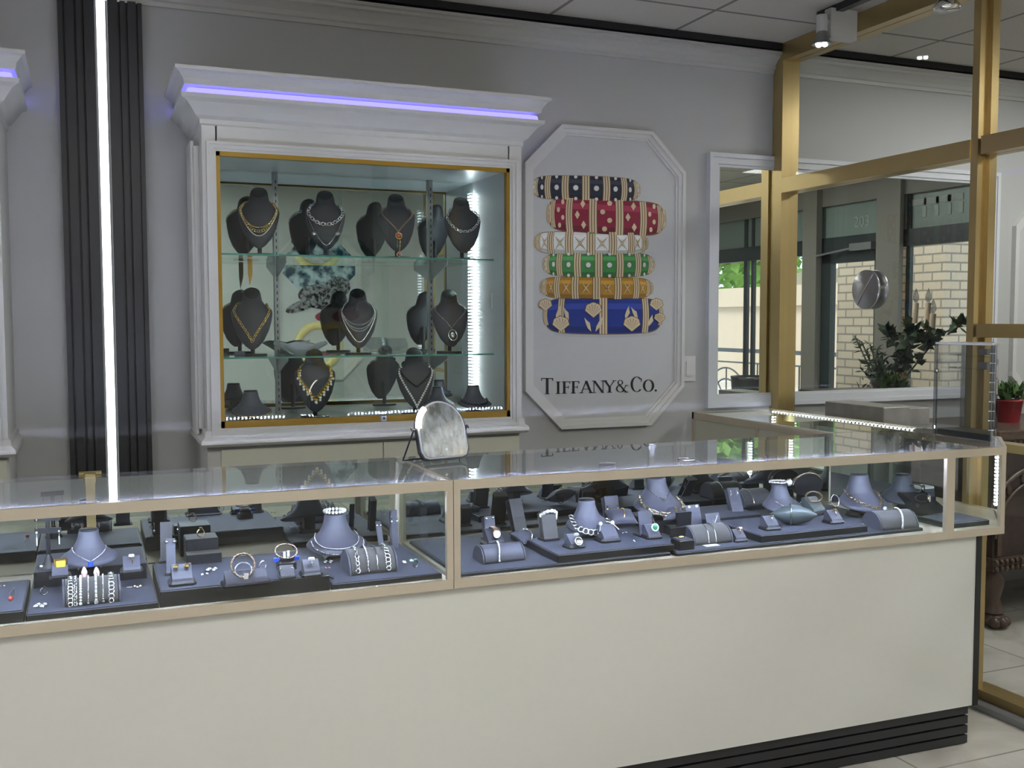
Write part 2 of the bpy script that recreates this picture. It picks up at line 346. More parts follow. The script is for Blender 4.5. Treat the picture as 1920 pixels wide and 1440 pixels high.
# outside
K['brick'] = brickmat('tan_brick', (.70, .58, .44), (.64, .52, .40), (.30, .26, .22), 1, 'XYZ', .23, .085, .009)
K['brick2'] = brickmat('orange_tan_brick', (.74, .52, .32), (.68, .46, .28), (.34, .26, .2), 1, 'XYZ', .23, .085, .009)
K['stucco'] = pm('beige_parapet', (.62, .50, .38), .8, noise=.06, nscale=4)
K['pave'] = pm('pale_pavement', (.55, .50, .46), .8)
K['leaf'] = pm('green_leaf', (.28, .50, .10), .6, noise=.5, nscale=6)
K['leafm'] = pm('mid_green_leaf', (.07, .15, .04), .6, noise=.3); K['leafd'] = pm('dark_leaf', (.035, .06, .03), .6, noise=.4, nscale=8)
K['rail'] = pm('dark_railing', (.06, .07, .08), .5)
struct('floor_outside', M().box((XS+.1, -12, -.12), (30, 20, -.02)), 'pave', 'pale pavement outside the shop')
def vyx(X, px): return 2*WY-on(0, X, px, 560).y
for a, b, X, mt, lab in ((1642, 1568, 7.2, 'brick', 'tan brick pillar outside the shop door, darker with a notched edge'), (1768, 1697, 7.4, 'brick', 'tan brick pillar outside the right storefront window'), (1850, 1762, 8.4, 'brick2', 'orange brick pillar farther out, rightmost in the mirror')):
    y0, y1 = vyx(X, a), vyx(X, b)
    solo('brick_pillar', M().box((X, y0, -.02), (X+.6, y1, 3.2)), mt, lab, 'pillar')
solo('parapet_wall', M().box((14, -24, -.02), (14.5, 10, on(0, 14, 1390, 575).z)).box((13.9, -24, on(0, 14, 1390, 575).z), (14.6, 10, on(0, 14, 1390, 540).z)), 'stucco', 'long beige wall with pale coping across the street', 'wall')
solo('street_building', M().box((24, vyx(24, 1475), -.02), (26, vyx(24, 1600), 3.2)), 'stucco', 'beige building across the street behind the trees', 'building')
def tree(x, y, h, r, lab):
    t = thing('street_tree', lab, 'tree', (x, y, -.02), 0, 'street trees')
    part('trunk', M().cyl((x, y, -.02), (x, y, h*.6), .12, .08), 'taupe', t)
    m = M()
    for i in range(1500):
        d = Vector((random.gauss(0, 1), random.gauss(0, 1), random.gauss(0, .8))); d = d.normalized()*r*(random.random()**.4)
        c = Vector((x, y, h))+d; u = Vector((random.uniform(-1, 1), random.uniform(-1, 1), random.uniform(-1, 1))).normalized()*.22; w = u.orthogonal().normalized()*.13
        m.add([c-u, c+w, c+u, c-w], [[0, 1, 2, 3]])
    part('crown', m, 'leaf', t)
tree(16, vyx(16, 1368), 3.7, 1.9, 'green street tree over the beige wall, leftmost in the wall mirror')
tree(22, vyx(22, 1450), 5.0, 2.1, 'green street tree beside the left gold post in the wall mirror')
tree(29, vyx(29, 1562), 6.6, 2.2, 'green street tree seen through the top of the shop door in the mirror')
XR = 8.0
rl = thing('street_railing', 'dark metal railing with arched fan panel outside the windows', 'railing', (XR, 1, -.02))
m = M(); z1 = 1.02; z0 = .12
m.bar((XR, -7, z1), (XR, 6, z1), .05, .05); m.bar((XR, -7, z0), (XR, 6, z0), .03, .03); m.bar((XR, -7, .86), (XR, 6, .86), .02, .02)
part('rails', m, 'rail', rl)
yfan = vyx(XR, 1362)
for i in range(96):
    y = -6+i*.12
    if abs(y-yfan) > .5: part('baluster', M().bar((XR, y, z0), (XR, y, .86), .015, .015, up=(0, 1, 0)), 'rail', rl)
m = M()
for R in (.48, .33): m.torus((XR, yfan, .3), R, .012, (1, 0, 0), n=20, up=(0, 1, 0), arc=(0, PI))
for a in range(5): m.bar((XR, yfan, .3), (XR, yfan+.48*cos(PI*(a+.5)/5), .3+.48*sin(PI*(a+.5)/5)), .014, .014, up=(1, 0, 0))
part('fan_panel', m, 'rail', rl)

# ================================================================ PARTITION
gp = thing('glass_partition', 'gold framed glass partition with door running out from the back wall', 'partition', (PX, 3.2, 0))
P0, P1 = 3.965, 2.862
part('post', M().box((PX-.035, WY-.03, 0), (PX+.035, WY-.001, 2.70)).box((PX-.045, P0, 0), (PX+.05, WY-.03, 2.70)), 'gold', gp)
part('post', M().box((PX-.04, 2.83, 0), (PX+.0, 2.862, 2.62)).box((PX-.0, 2.812, 0), (PX+.035, 2.862, 2.62)), 'gold', gp)
part('post', M().box((PX-.045, YF+.4, 0), (PX+.045, YF+.47, 2.70)), 'gold', gp)
part('head_beam', M().box((PX-.05, YF+.4, 2.62), (PX+.05, P0, 2.699)), 'gold', gp)
part('transom_bar', M().box((PX-.045, P1, 2.013), (PX+.045, P0, 2.08)), 'gold', gp)
part('transom_bar', M().box((PX-.045, YF+.47, 2.02), (PX+.045, 2.812, 2.085)), 'gold', gp)
part('sill_rail', M().box((PX-.045, YF+.47, 1.355), (PX+.045, 2.812, 1.405)), 'gold', gp)
part('middle_rail', M().box((PX-.025, YF+.47, .945), (PX+.04, 2.812, .975)).box((PX-.02, P1, .945), (PX+.04, P0, .975)), 'gold', gp)
part('bottom_rail', M().box((PX-.045, YF+.47, 0), (PX+.045, 2.812, .055)).box((PX-.04, P1, 0), (PX+.04, P0, .055)), 'gold', gp)
for a, b, z0, z1 in ((P1, P0, 2.08, 2.62), (P1, P0, .975, 2.013), (P1, P0, .055, .945), (YF+.47, 2.812, 2.085, 2.62), (YF+.47, 2.812, 1.405, 2.02), (YF+.47, 2.812, .975, 1.355), (YF+.47, 2.812, .055, .945)):
    part('glass_pane', M().box((PX-.004, a, z0), (PX+.004, b, z1)), 'glsp', gp)
hc = on(0, PX, 1634, 543); 
hm = M().lathe([(.001, -.035), (.078, -.035), (.082, -.032), (.082, -.025), (.001, -.025)], (PX, hc.y, hc.z), 40, ax=0).lathe([(.001, -.004), (.02, -.004), (.02, -.025), (.001, -.025)], (PX, hc.y, hc.z), 16, ax=0)
hm.lathe([(.001, .010), (.080, .010), (.082, .018), (.001, .020)], (PX, hc.y, hc.z), 40, ax=0).lathe([(.001, .004), (.02, .004), (.02, .010), (.001, .010)], (PX, hc.y, hc.z), 16, ax=0)
ph = part('door_pull', hm, 'steel', gp, 'round brushed steel disc handle')
part('groove', M().bar((PX-.036, hc.y+.045, hc.z-.062), (PX-.036, hc.y-.045, hc.z+.062), .003, .004, up=(1, 0, 0)), 'silver', ph)
struct('baseboard_partition', M().box((PX-.10, YF+.4, 0), (PX-.05, 3.9, .025)), 'steeld', 'grey skirting strip at the foot of the glass partition')

# track light with lamps
tl = thing('track_light', 'white track spotlight hanging beside the gold head beam', 'light', (2.86, 3.45, 2.70))
tr_ = M().bar((2.86, 3.52, 2.685), (2.86, -1.2, 2.685), .035, .028)
solo('light_track', tr_, 'black', 'black ceiling light track running towards the viewer beside the partition', 'track')
lp = on(1, 3.42, 1541, 100); q = on(1, 3.42, 1541, 50); w = on(1, 3.42, 1590, 50)
part('driver_box', M().box((q.x+.03, 3.40, q.z-.045), (w.x+.03, 3.44, q.z+.075)).box((q.x+.06, 3.405, q.z+.07), (q.x+.09, 3.435, 2.69)), 'white', tl)
part('lamp_neck', M().cyl((q.x, 3.42, q.z-.02), (q.x, 3.42, q.z+.045), .023, n=20).cyl((q.x, 3.42, q.z+.02), (q.x+.05, 3.42, q.z+.02), .012), 'white', tl)
def bulb(x, y, z, par, s=1):
    part('lamp_shell', M().lathe([(.02*s, z), (.024*s, z-.02*s), (.04*s, z-.045*s), (.046*s, z-.06*s)], (x, y, 0), 24), 'steeld', par, 'finned lamp body')
    mm = M()
    for i in range(4): mm.ball((x+.02*s*cos(i*PI/2), y+.02*s*sin(i*PI/2), z-.062*s), .013*s, sc=(1, 1, .5))
    part('lamp_lens', mm, 'bulb', par)
bulb(q.x, 3.42, q.z-.02, tl, .85)
q2 = on(1, 2.9, 1775, -8)
t2 = thing('track_lamp', 'round finned spotlight at the top edge beside the tall gold post', 'light', (q2.x, 2.9, q2.z))
part('lamp_neck', M().cyl((q2.x, 2.9, q2.z), (q2.x, 2.9, CZ), .018), 'white', t2)
part('lamp_shell', M().lathe([(.02, q2.z), (.026, q2.z-.01), (.046, q2.z-.035), (.048, q2.z-.052), (.001, q2.z-.056)], (q2.x, 2.9, 0), 24), 'silver', t2, 'silver finned reflector')

# wall mirror
ml = thing('wall_mirror', 'long wall mirror in a white moulded frame passing behind the glass partition', 'mirror', (3.56, WY, 1.0))
a, b, z0, z1 = 2.66, 4.46, 1.012, 2.19
m = M()
for (t0, t1, d) in ((0, .02, .03), (.02, .05, .022), (.05, .062, .014)):
    for A, B in (((a+t0, z0+t0), (b-t0, z0+t1)), ((a+t0, z1-t1), (b-t0, z1-t0)), ((a+t0, z0+t1), (a+t1, z1-t1)), ((b-t1, z0+t1), (b-t0, z1-t1))):
        m.box((A[0], WY-d, A[1]), (B[0], WY, B[1]))
part('mirror_frame', m, 'mirframe', ml)
part('mirror_glass', M().box((a+.06, WY-.008, z0+.06), (b-.06, WY-.001, z1-.06)), 'mir', ml)

# light switch
s0 = on(1, WY, 1291, 691)
sw = thing('light_switch', 'white rocker light switch beside the framed poster', 'switch', (s0.x, WY, s0.z-.06))
part('switch_plate', M().box((s0.x-.036, WY-.006, s0.z-.058), (s0.x+.036, WY, s0.z+.058), 0, .003), 'pframe', sw)
part('rocker', M().box((s0.x-.017, WY-.012, s0.z-.034), (s0.x+.017, WY-.006, s0.z+.034)), 'pframe', sw)

# pilaster
pl = thing('fluted_pilaster', 'tall charcoal fluted pilaster with a glowing vertical light strip', 'pilaster', (.078, WY, 0))
m = M().box((-.064, WY-.03, 0), (.217, WY-.001, 2.57))
for i, (x0, x1, d) in enumerate(((-.064, -.048, .045), (-.040, -.012, .055), (-.004, .014, .05), (.022, .056, .06), (.1, .134, .06), (.142, .16, .05), (.168, .196, .055), (.202, .217, .045))):
    m.box((x0, WY-d, 0), (x1, WY-.03, 2.66 if d > .07 else 2.57))
part('fluted_panel', m, 'flute', pl)
part('light_strip', M().box((.064, WY-.056, 0), (.092, WY-.03, 2.66)), 'pilled', pl)

# ================================================================ POSTERS
K['ink'] = pm('black_ink', (.01, .01, .012), .5); K['ppr'] = pm('poster_paper', (.56, .57, .58), .35)
for n, c in (('navy', (.01, .016, .04)), ('ruby', (.25, .008, .04)), ('enam', (.80, .82, .82)), ('grn', (.05, .26, .07)), ('ambr', (.48, .24, .02)), ('cobalt', (.01, .035, .26)), ('pgold', (.70, .58, .38)), ('pgold2', (.17, .10, .04)), ('pdia', (.72, .74, .76)), ('smoke', (.50, .50, .51))):
    K['p_'+n] = pm('poster_ink_'+n, c, .4)
def octa(x0, x1, z0, z1, c): return [(x0, z0+c), (x0+c, z0), (x1-c, z0), (x1, z0+c), (x1, z1-c), (x1-c, z1), (x0+c, z1), (x0, z1-c)]
def octframe(x0, x1, z0, z1, c, y, s=-1):
    m = M()
    for t0, t1, d in ((0, .016, .028), (.016, .034, .02), (.034, .044, .012)):
        A = octa(x0+t0, x1-t0, z0+t0, z1-t0, c-t0*.41); B = octa(x0+t1, x1-t1, z0+t1, z1-t1, c-t1*.41)
        for i in range(8):
            j = (i+1) % 8
            vs = [(A[i][0], y, A[i][1]), (A[j][0], y, A[j][1]), (B[j][0], y, B[j][1]), (B[i][0], y, B[i][1])]
            vs += [(v[0], y+s*d, v[2]) for v in vs]
            m.add(vs, [[0, 1, 2, 3], [7, 6, 5, 4], [0, 4, 5, 1], [1, 5, 6, 2], [2, 6, 7, 3], [3, 7, 4, 0]])
    return m
ox0, ox1, oz0, oz1 = 1.738, 2.532, .945, 2.262
po = thing('framed_poster', 'white octagonal poster of stacked enamel bracelets with black lettering', 'poster', (2.135, WY, .94))
part('poster_frame', octframe(ox0, ox1, oz0, oz1, .172, WY-.001), 'pframe', po)
part('poster_sheet', M().prismY(octa(ox0+.035, ox1-.035, oz0+.035, oz1-.035, .158), WY-.008, WY-.002), 'ppr', po)
PYL = WY-.009
art = M(); AM = ['p_navy', 'p_ruby', 'p_enam', 'p_grn', 'p_ambr', 'p_cobalt', 'p_pgold', 'p_pgold2', 'p_pdia', 'p_smoke']
for n, c in (('navy', (.01, .016, .04)), ('ruby', (.25, .008, .04)), ('enam', (.80, .82, .82)), ('grn', (.05, .26, .07)), ('ambr', (.48, .24, .02)), ('cobalt', (.01, .035, .26))):
    K['pl_'+n] = pm('poster_light_'+n, tuple(min(.9, v*1.5+.02) for v in c), .4); K['pd_'+n] = pm('poster_deep_'+n, tuple(v*.6 for v in c), .4)
AM += ['pl_'+n for n in ('navy', 'ruby', 'enam', 'grn', 'ambr', 'cobalt')]+['pd_'+n for n in ('navy', 'ruby', 'enam', 'grn', 'ambr', 'cobalt')]
def pp(px, py, l=0):
    p = on(1, WY-.01, px, py); return (p.x, PYL-.0006*l, p.z)
def poly(pts, l, mi): art.add([pp(x, y, l) for x, y in pts], [list(range(len(pts)))], mi)
def ell(cx, cy, rx, ry, l, mi, n=12): poly([(cx+rx*cos(2*PI*i/n), cy+ry*sin(2*PI*i/n)) for i in range(n)], l, mi)
def bangle(xl, xr, yl, yr, h, mi, ribs, deco, bow=5):
    cx = (xl+xr)/2; a = (xr-xl)/2
    def mid(u): return (yl+yr)/2+(yr-yl)/2*u
    def hh(u): return h/2*(1-.16*abs(u)**3)*(max(0, 1-abs(u)**14))**.5
    def yy(u, t): return mid(u)+bow*(1-u*u)*.6*(1 if t > -9 else 0)-bow*.4+t*hh(u)
    us = [-1+2*i/40 for i in range(41)]
    poly([(cx+a*u*1.012, yy(u, -1.06)) for u in us]+[(cx+a*u*1.012, yy(u, 1.06)) for u in reversed(us)], 1, 7)
    poly([(cx+a*u, yy(u, -1)) for u in us]+[(cx+a*u, yy(u, 1)) for u in reversed(us)], 2, mi)
    for ta, tb, mm in ((-.72, -.38, 10+mi), (.62, .95, 16+mi)):
        uu = [-.93+1.86*i/30 for i in range(31)]; poly([(cx+a*u, yy(u, ta)) for u in uu]+[(cx+a*u, yy(u, tb)) for u in reversed(uu)], 2.5, mm)
    k0 = [-PI/2+PI*(i+.5)/ribs for i in range(ribs)]
    for th in [-PI/2+PI*i/ribs for i in range(ribs+1)]:
        u = sin(th); wd = a*.045*max(.35, cos(th))+1.2
        u = max(-.965, min(.965, u)); x = cx+a*u; bx = -u*3
        for dx, w, mm in ((0, wd*1.35, 7), (-wd*.86, wd*.27, 6), (wd*.86, wd*.27, 6), (0, wd*.30, 6)):
            ts = [-1.03+2.06*i/8 for i in range(9)]
            poly([(x+dx-w-bx*(1-t*t), yy(u, t)) for t in ts]+[(x+dx+w-bx*(1-t*t), yy(u, t)) for t in reversed(ts)], 3 if mm == 7 else 4, mm)
    for j, th in enumerate(k0):
        u = sin(th); s = max(.25, cos(th)); x = cx+a*u
        if deco == 'dia':
            for t, r in ((0, h*.13), (-.93, h*.085), (.93, h*.085)):
                ell(x, yy(u, t), r*s, r, 5, 7); ell(x, yy(u, t), r*s*.85, r*.85, 6, 8)
        if deco == 'x':
            for sg in (-1, 1):
                for w, l, mm in ((2.2, 5, 7), (1.4, 6, 6)):
                    q = h*.30; poly([(x-q*s*.7-w*s, yy(u, 0)-sg*q), (x, yy(u, 0)-w*1.6), (x+q*s*.7+w*s, yy(u, 0)+sg*q), (x, yy(u, 0)+w*1.6)], l, mm)
        if deco == 'rub':
            pts = ((.35, -.8), (-.4, -.3), (.35, .2), (-.2, .7)) if j % 2 else ((.2, -.7), (-.45, -.05), (.3, .55))
            for dx, t in pts:
                r = h*.075
                if j % 2: ell(x+dx*a*.16*s, yy(u, t), r*s, r, 6, 6)
                else: X, Y = x+dx*a*.16*s, yy(u, t); poly([(X-r*s*1.1, Y), (X, Y-r*1.7), (X+r*s*1.1, Y), (X, Y+r*1.7)], 6, 6)
def leafp(cx, cy, L, ang, w, l=6):
    ca, sa = cos(ang), sin(ang); pts = [(0, 0), (w*.6, L*.3), (w, L*.55), (w*.4, L*.75), (0, L), (-w*.5, L*.6), (-w*.6, L*.3)]
    poly([(cx+x*ca-y*sa, cy-(x*sa+y*ca)) for x, y in pts], l, 6)
def shell(cx, cy, r, l=7):
    def fan(k): return [(cx, cy+r*.8*k)]+[(cx+r*k*(1+.1*abs(cos(3.5*a)))*sin(a), cy-r*.25-r*.85*k*(1+.1*abs(cos(3.5*a)))*cos(a)) for a in [-1.75+3.5*i/24 for i in range(25)]]
    poly(fan(1.1), l, 7); poly(fan(1.), l+1, 6)
    for i in range(6):
        a = -1.35+2.7*i/5; poly([(cx, cy+r*.55), (cx+r*.85*sin(a)-.5, cy-r*.25-r*.7*cos(a)), (cx+r*.85*sin(a)+.5, cy-r*.25-r*.7*cos(a))], l+2, 7)
ell(1135, 626, 98, 7, 0, 9, 24)
bangle(1021, 1241, 592, 592, 66, 5, 4, '', 2)
bangle(1015, 1222, 539, 541, 40, 4, 8, 'x', 2)
bangle(1020, 1225, 496, 497, 44, 3, 8, 'dia', 2)
bangle(1003, 1213, 455, 457, 42, 2, 8, 'x', 2)
bangle(1027, 1246, 401, 412, 64, 1, 7, 'rub', 2)
bangle(999, 1198, 350, 356, 44, 0, 8, 'dia', -2)
for cx, cy, r in ((1051, 610, 14), (1184, 610, 14), (1112, 584, 14), (1022, 574, 11), (1230, 573, 11), (1236, 598, 9)): shell(cx, cy, r)
for cx, cy, L, an in ((1108, 622, 30, .45), (1116, 622, 32, -.45), (1042, 600, 30, -.3), (1066, 602, 28, .35), (1172, 600, 28, -.25), (1196, 600, 28, .5), (1216, 612, 24, -.3)): leafp(cx, cy, L, an, 5)
part('bracelet_picture', art, AM, po, 'picture of six stacked enamel and gold bracelets')
# serif lettering built from strokes
LT = M()
def seg(pts): LT.prismY(pts, WY-.0105, WY-.008)
def tp(x, y): p = on(1, WY-.009, x, y); return (p.x, p.z)
def rect(x0, y0, x1, y1): seg([tp(x0, y1), tp(x1, y1), tp(x1, y0), tp(x0, y0)])
def base(x): return 739-(x-1015)*.022   # baseline runs slightly upward to the right in the photo
def cap(x, h): return base(x)-h
def serif(x, y, w=4.2, t=1.2): rect(x-w, y-t, x+w, y)
def stem(x, h, w=2.0, s=1): b = base(x); rect(x-w, b-h, x+w, b); serif(x, b); 
def stemT(x, h, w=2.0): stem(x, h, w); b = base(x); serif(x, b-h+1.2)
def diag(x0, y0, x1, y1, w): seg([tp(x0-w, y0), tp(x1-w, y1), tp(x1+w, y1), tp(x0+w, y0)])
def L_T(x, h, w): b = base(x); stem(x, h, 2.3); rect(x-w, b-h, x+w, b-h+1.4); rect(x-w, b-h, x-w+1.3, b-h+5); rect(x+w-1.3, b-h, x+w, b-h+5)
def L_F(x, h): b = base(x); stemT(x, h); rect(x, b-h, x+11, b-h+1.3); rect(x+9.8, b-h, x+11, b-h+4.5); rect(x, b-h*.55, x+8, b-h*.55+1.2); rect(x+7, b-h*.55-2, x+8, b-h*.55+3)
def L_I(x, h): stemT(x, h)
def L_A(x, h): b = base(x); diag(x, b-h, x-9, b, .8); diag(x, b-h, x+9, b, 2.1); serif(x-9, b, 3.5); serif(x+9, b, 4); rect(x-6, b-h*.36, x+6, b-h*.36+1.2)
def L_N(x, h): b = base(x); rect(x-9, b-h, x-7.8, b); rect(x+8, b-h, x+9.2, b); diag(x-8, b-h, x+8.5, b, 2.2); serif(x-8.4, b, 3.5); serif(x+8.6, b-h+1.2, 3.5); serif(x-9, b-h+1.2, 3)
def L_Y(x, h): b = base(x); rect(x-2, b-h*.5, x+2, b); serif(x, b); diag(x-9, b-h, x, b-h*.45, 2.0); diag(x+9, b-h, x, b-h*.45, .8); serif(x-9, b-h+1.2, 4); serif(x+9, b-h+1.2, 3.5)
def ringl(cx, cy, rx, ry, ix, a0=0, a1=2*PI, n=28):
    for i in range(n):
        a, c = a0+(a1-a0)*i/n, a0+(a1-a0)*(i+1)/n
        seg([tp(cx+rx*cos(a), cy+ry*sin(a)), tp(cx+rx*cos(c), cy+ry*sin(c)), tp(cx+ix*cos(c), cy+(ry-1.1)*sin(c)), tp(cx+ix*cos(a), cy+(ry-1.1)*sin(a))])
L_T(1026, 30, 11); L_I(1046.5, 23); L_F(1058, 23); L_F(1075, 23); L_A(1099, 23); L_N(1122, 23); L_Y(1143, 23)
L_C = lambda x, h: (ringl(x, base(x)-h/2, 11.5, h/2, 7.5, .75, 2*PI-.75), rect(x+8, base(x)-h*.88, x+9.2, base(x)-h*.66))
L_C(1194, 29); ringl(1216, base(1216)-11.5, 10.5, 11.5, 6.6); ell_ = [(1229.5+2.1*cos(i*PI/4), base(1229)-2.2+2.1*sin(i*PI/4)) for i in range(8)]; seg([tp(*q_) for q_ in ell_])
bx = base(1165)
ringl(1163, bx-18.5, 5, 4.8, 3.2, 0, 2*PI, 16); ringl(1163, bx-7, 8, 7, 5.4, .3, 2*PI-1.6, 20); diag(1160, bx-16, 1174, bx, 1.8); diag(1174, bx-13, 1167, bx-2, .7); serif(1174.5, bx, 3); serif(1175, bx-12.5, 3)
part('lettering', LT, 'ink', po, 'black serif lettering')
# second poster on the back wall, at the right edge
po2 = thing('framed_poster', 'white octagonal framed poster beyond the partition, at the right edge', 'poster', (4.97, WY, .94))
part('poster_frame', octframe(4.58, 5.37, .945, 2.09, .172, WY-.001), 'pframe', po2)
part('poster_sheet', M().prismY(octa(4.615, 5.335, .98, 2.055, .158), WY-.008, WY-.002), 'ppr', po2)
m = M()
m.prismY([(4.95+(.17+.05*sin(7*q)+.03*sin(13*q+1))*cos(q), 1.74+(.20+.05*sin(9*q)+.03*cos(17*q))*sin(q)) for q in [2*PI*i/72 for i in range(72)]], WY-.0095, WY-.008)
part('picture', m, 'ink', po2)
# poster on the facing wall (seen in the cabinet mirror): generic stand-in art
K['fur'] = spot('spotted_grey_print', (.015, .016, .018), (.30, .30, .31), 34, .42, .58); K['bluep'] = spot('blue_blossom_print', (.02, .06, .09), (.45, .55, .60), 11, .42, .6)
def fposter(x0, x1, z0, z1, lab, fancy):
    p = thing('framed_poster', lab, 'poster', ((x0+x1)/2, YF, z0))
    part('poster_frame', octframe(x0, x1, z0, z1, .2, YF+.001, 1), 'white', p)
    part('poster_sheet', M().prismY(octa(x0+.035, x1-.035, z0+.035, z1-.035, .185), YF+.002, YF+.008), 'ppr', p)
    if fancy:
        a = M(); Y = YF+.010; xc = (x0+x1)/2
        a.prismY(octa(x0+.06, x1-.06, z1-.55, z1-.06, .17), YF+.008, Y, 0)
        def el(cx, cz, rx, rz, y0, y1, mi, rot=0.): a.prismY([(cx+rx*cos(q)*cos(rot)-rz*sin(q)*sin(rot), cz+rx*cos(q)*sin(rot)+rz*sin(q)*cos(rot)) for q in [2*PI*i/24 for i in range(24)]], y0, y1, mi)
        el(xc+.03, z1-.60, .24, .12, Y, Y+.002, 1, -.1); el(xc-.17, z1-.68, .17, .05, Y+.002, Y+.003, 1, .35); el(xc+.18, z1-.50, .12, .10, Y+.002, Y+.003, 1); el(xc+.20, z1-.74, .13, .045, Y+.002, Y+.003, 1, .5)
        el(xc+.08, z1-.78, .13, .055, Y+.003, Y+.004, 2, .1); el(xc+.24, z1-.72, .07, .08, Y+.003, Y+.004, 4); el(xc+.24, z1-.72, .05, .06, Y+.004, Y+.005, 5)
        a.torus((xc-.02, Y, z0+.33), .2, .04, (0, 1, 0), n=24, k=6, mi=3)
        part('picture', a, ['bluep', 'fur', 'p_ruby', 'pgoldx', 'p_pdia', 'ppr'], p)
K['pgoldx'] = pm('pale_gold_print', (.75, .62, .25), .5)
fposter(1.68, 2.50, .85, 2.25, 'octagonal poster of a gold ring and a red ribbon, reflected in the cabinet mirror', True)
fposter(4.4, 5.2, .85, 2.25, 'plain octagonal poster on the facing wall, reflected in the mirrors', False)
# ================================================================ WALL DISPLAY CABINETS
K['liner'] = pm('grey_cabinet_liner', (.50, .53, .54), .35)
def sweep(prof, x0, x1, yf, yb=WY-.001):
    rings = [[(x0-o, yb, z), (x0-o, yf-o, z), (x1+o, yf-o, z), (x1+o, yb, z)] for o, z in prof]
    return M().ringsurf(rings, 0, False, True, True, True)
def cabinet(dx, label, contents=True):
    x0, x1, yf = .38+dx, 1.56+dx, 3.65
    t = thing('display_cabinet', label, 'display cabinet', ((x0+x1)/2, (yf+WY)/2, 0), 0)
    gx0, gx1, gz0, gz1 = .425+dx, 1.51+dx, 1.049, 2.0
    m = M()
    m.box((x0, yf, .985), (gx0+.005, WY-.001, 2.11)).box((gx1-.005, yf, .985), (x1, WY-.001, 2.11))
    m.box((gx0, yf, gz1), (gx1, WY-.001, 2.11)).box((gx0, yf, .985), (gx1, WY-.001, gz0))
    m.box((gx0, WY-.02, gz0), (gx1, WY-.001, gz1))
    m.box((x0, yf+.02, 0), (x1, WY-.001, .985))
    part('cabinet_body', m, 'white', t)
    m = M()
    for s0, s1, d in ((.002, .012, .016), (.012, .026, .011), (.026, .034, .006)):   # raised moulding round the window
        A = (gx0-.034+s0, gx1+.034-s0, gz0-.034+s0, gz1+.034-s0); B = (gx0-.034+s1, gx1+.034-s1, gz0-.034+s1, gz1+.034-s1)
        m.box((A[0], yf-d, A[2]), (A[1], yf+.001, B[2])).box((A[0], yf-d, B[3]), (A[1], yf+.001, A[3]))
        m.box((A[0], yf-d, B[2]), (B[0], yf+.001, B[3])).box((B[1], yf-d, B[2]), (A[1], yf+.001, B[3]))
    part('window_moulding', m, 'white', t)
    part('side_moulding', M().box((x0-.018, yf+.10, 1.04), (x0, yf+.30, 2.03)).box((x0-.026, yf+.12, 1.02), (x0-.016, yf+.28, 2.05)), 'white', t)
    part('crown_moulding', sweep([(0, 2.085), (.006, 2.09), (.006, 2.105), (.02, 2.115), (.034, 2.135), (.05, 2.155), (.068, 2.165), (.070, 2.178), (.03, 2.179)], x0, x1, yf), 'white', t)
    part('crown_cap', sweep([(.02, 2.179), (.02, 2.206), (.058, 2.207), (.062, 2.225), (.078, 2.245), (.088, 2.250), (.088, 2.262), (.0, 2.263)], x0, x1, yf), 'white', t)
    part('cove_light', sweep([(.022, 2.180), (.050, 2.181), (.046, 2.197), (.022, 2.204)], x0, x1, yf), 'ledb', t, 'violet light strip')
    part('ledge_moulding', sweep([(0, 1.045), (.008, 1.04), (.010, 1.02), (.022, 1.008), (.024, .995), (.014, .985), (0, .984)], x0, x1, yf), 'white', t)
    xm = (x0+x1)/2+.037
    for a, b in ((x0+.046, xm-.003), (xm+.003, x1-.006)):
        part('drawer_front', M().box((a, yf+.012, .83), (b, yf+.02, .972)), 'beige', t, 'beige drawer front')
        part('cabinet_door', M().box((a, yf+.012, .08), (b, yf+.02, .822)), 'beige', t, 'beige door')
    part('window_frame', M().box((gx0, yf-.004, gz1-.015), (gx1, yf+.02, gz1)).box((gx0, yf-.004, gz0), (gx1, yf+.02, gz0+.024)).box((gx0, yf-.004, gz0), (gx0+.013, yf+.02, gz1)).box((gx1-.013, yf-.004, gz0), (gx1, yf+.02, gz1)), 'goldp', t, 'gold painted window frame')
    xl = (gx0+gx1)/2+.037
    for a, b, d in ((gx0+.013, xl+.028, .006), (xl-.028, gx1-.013, .013)):
        part('glass_door', M().box((a, yf+d, gz0+.022), (b, yf+d+.005, gz1-.014)), 'gls', t)
    lk = part('lock', M().box((xl-.012, yf-.012, gz0+.002), (xl+.012, yf+.004, gz0+.024), 0, .003), 'steel', t)
    part('keyhole', M().cyl((xl, yf-.0135, gz0+.014), (xl, yf-.012, gz0+.014), .004), 'black', lk)
    ix0, ix1, iz0, iz1 = gx0+.008, gx1-.012, gz0+.004, gz1-.004
    part('mirror_back', M().box((ix0, WY-.03, iz0), (ix1, WY-.02, iz1)), 'cmir', t)
    part('side_liner', M().box((ix1, yf+.03, iz0), (ix1+.006, yf+.24, iz1)).box((ix1+.001, yf+.24, iz0), (ix1+.006, WY-.03, iz1)), 'liner', t, 'grey right side panel')
    part('side_liner', M().box((ix0-.006, yf+.03, iz0), (ix0, WY-.03, iz1)), 'liner', t, 'grey left side panel')
    part('top_liner', M().box((ix0, yf+.03, iz1-.004), (ix1, WY-.03, iz1)), 'liner', t)
    part('cabinet_floor', M().box((ix0, yf+.02, iz0), (ix1, WY-.03, iz0+.006)), 'white', t)
    for z in (1.66, 1.292):
        gs = part('glass_shelf', M().box((ix0+.004, 3.735, z-.006), (ix1-.02, WY-.032, z)), 'shelf', t)
        part('shelf_edge', M().box((ix0+.004, 3.733, z-.006), (ix1-.02, 3.735, z)), 'edge', gs, 'green polished front edge')
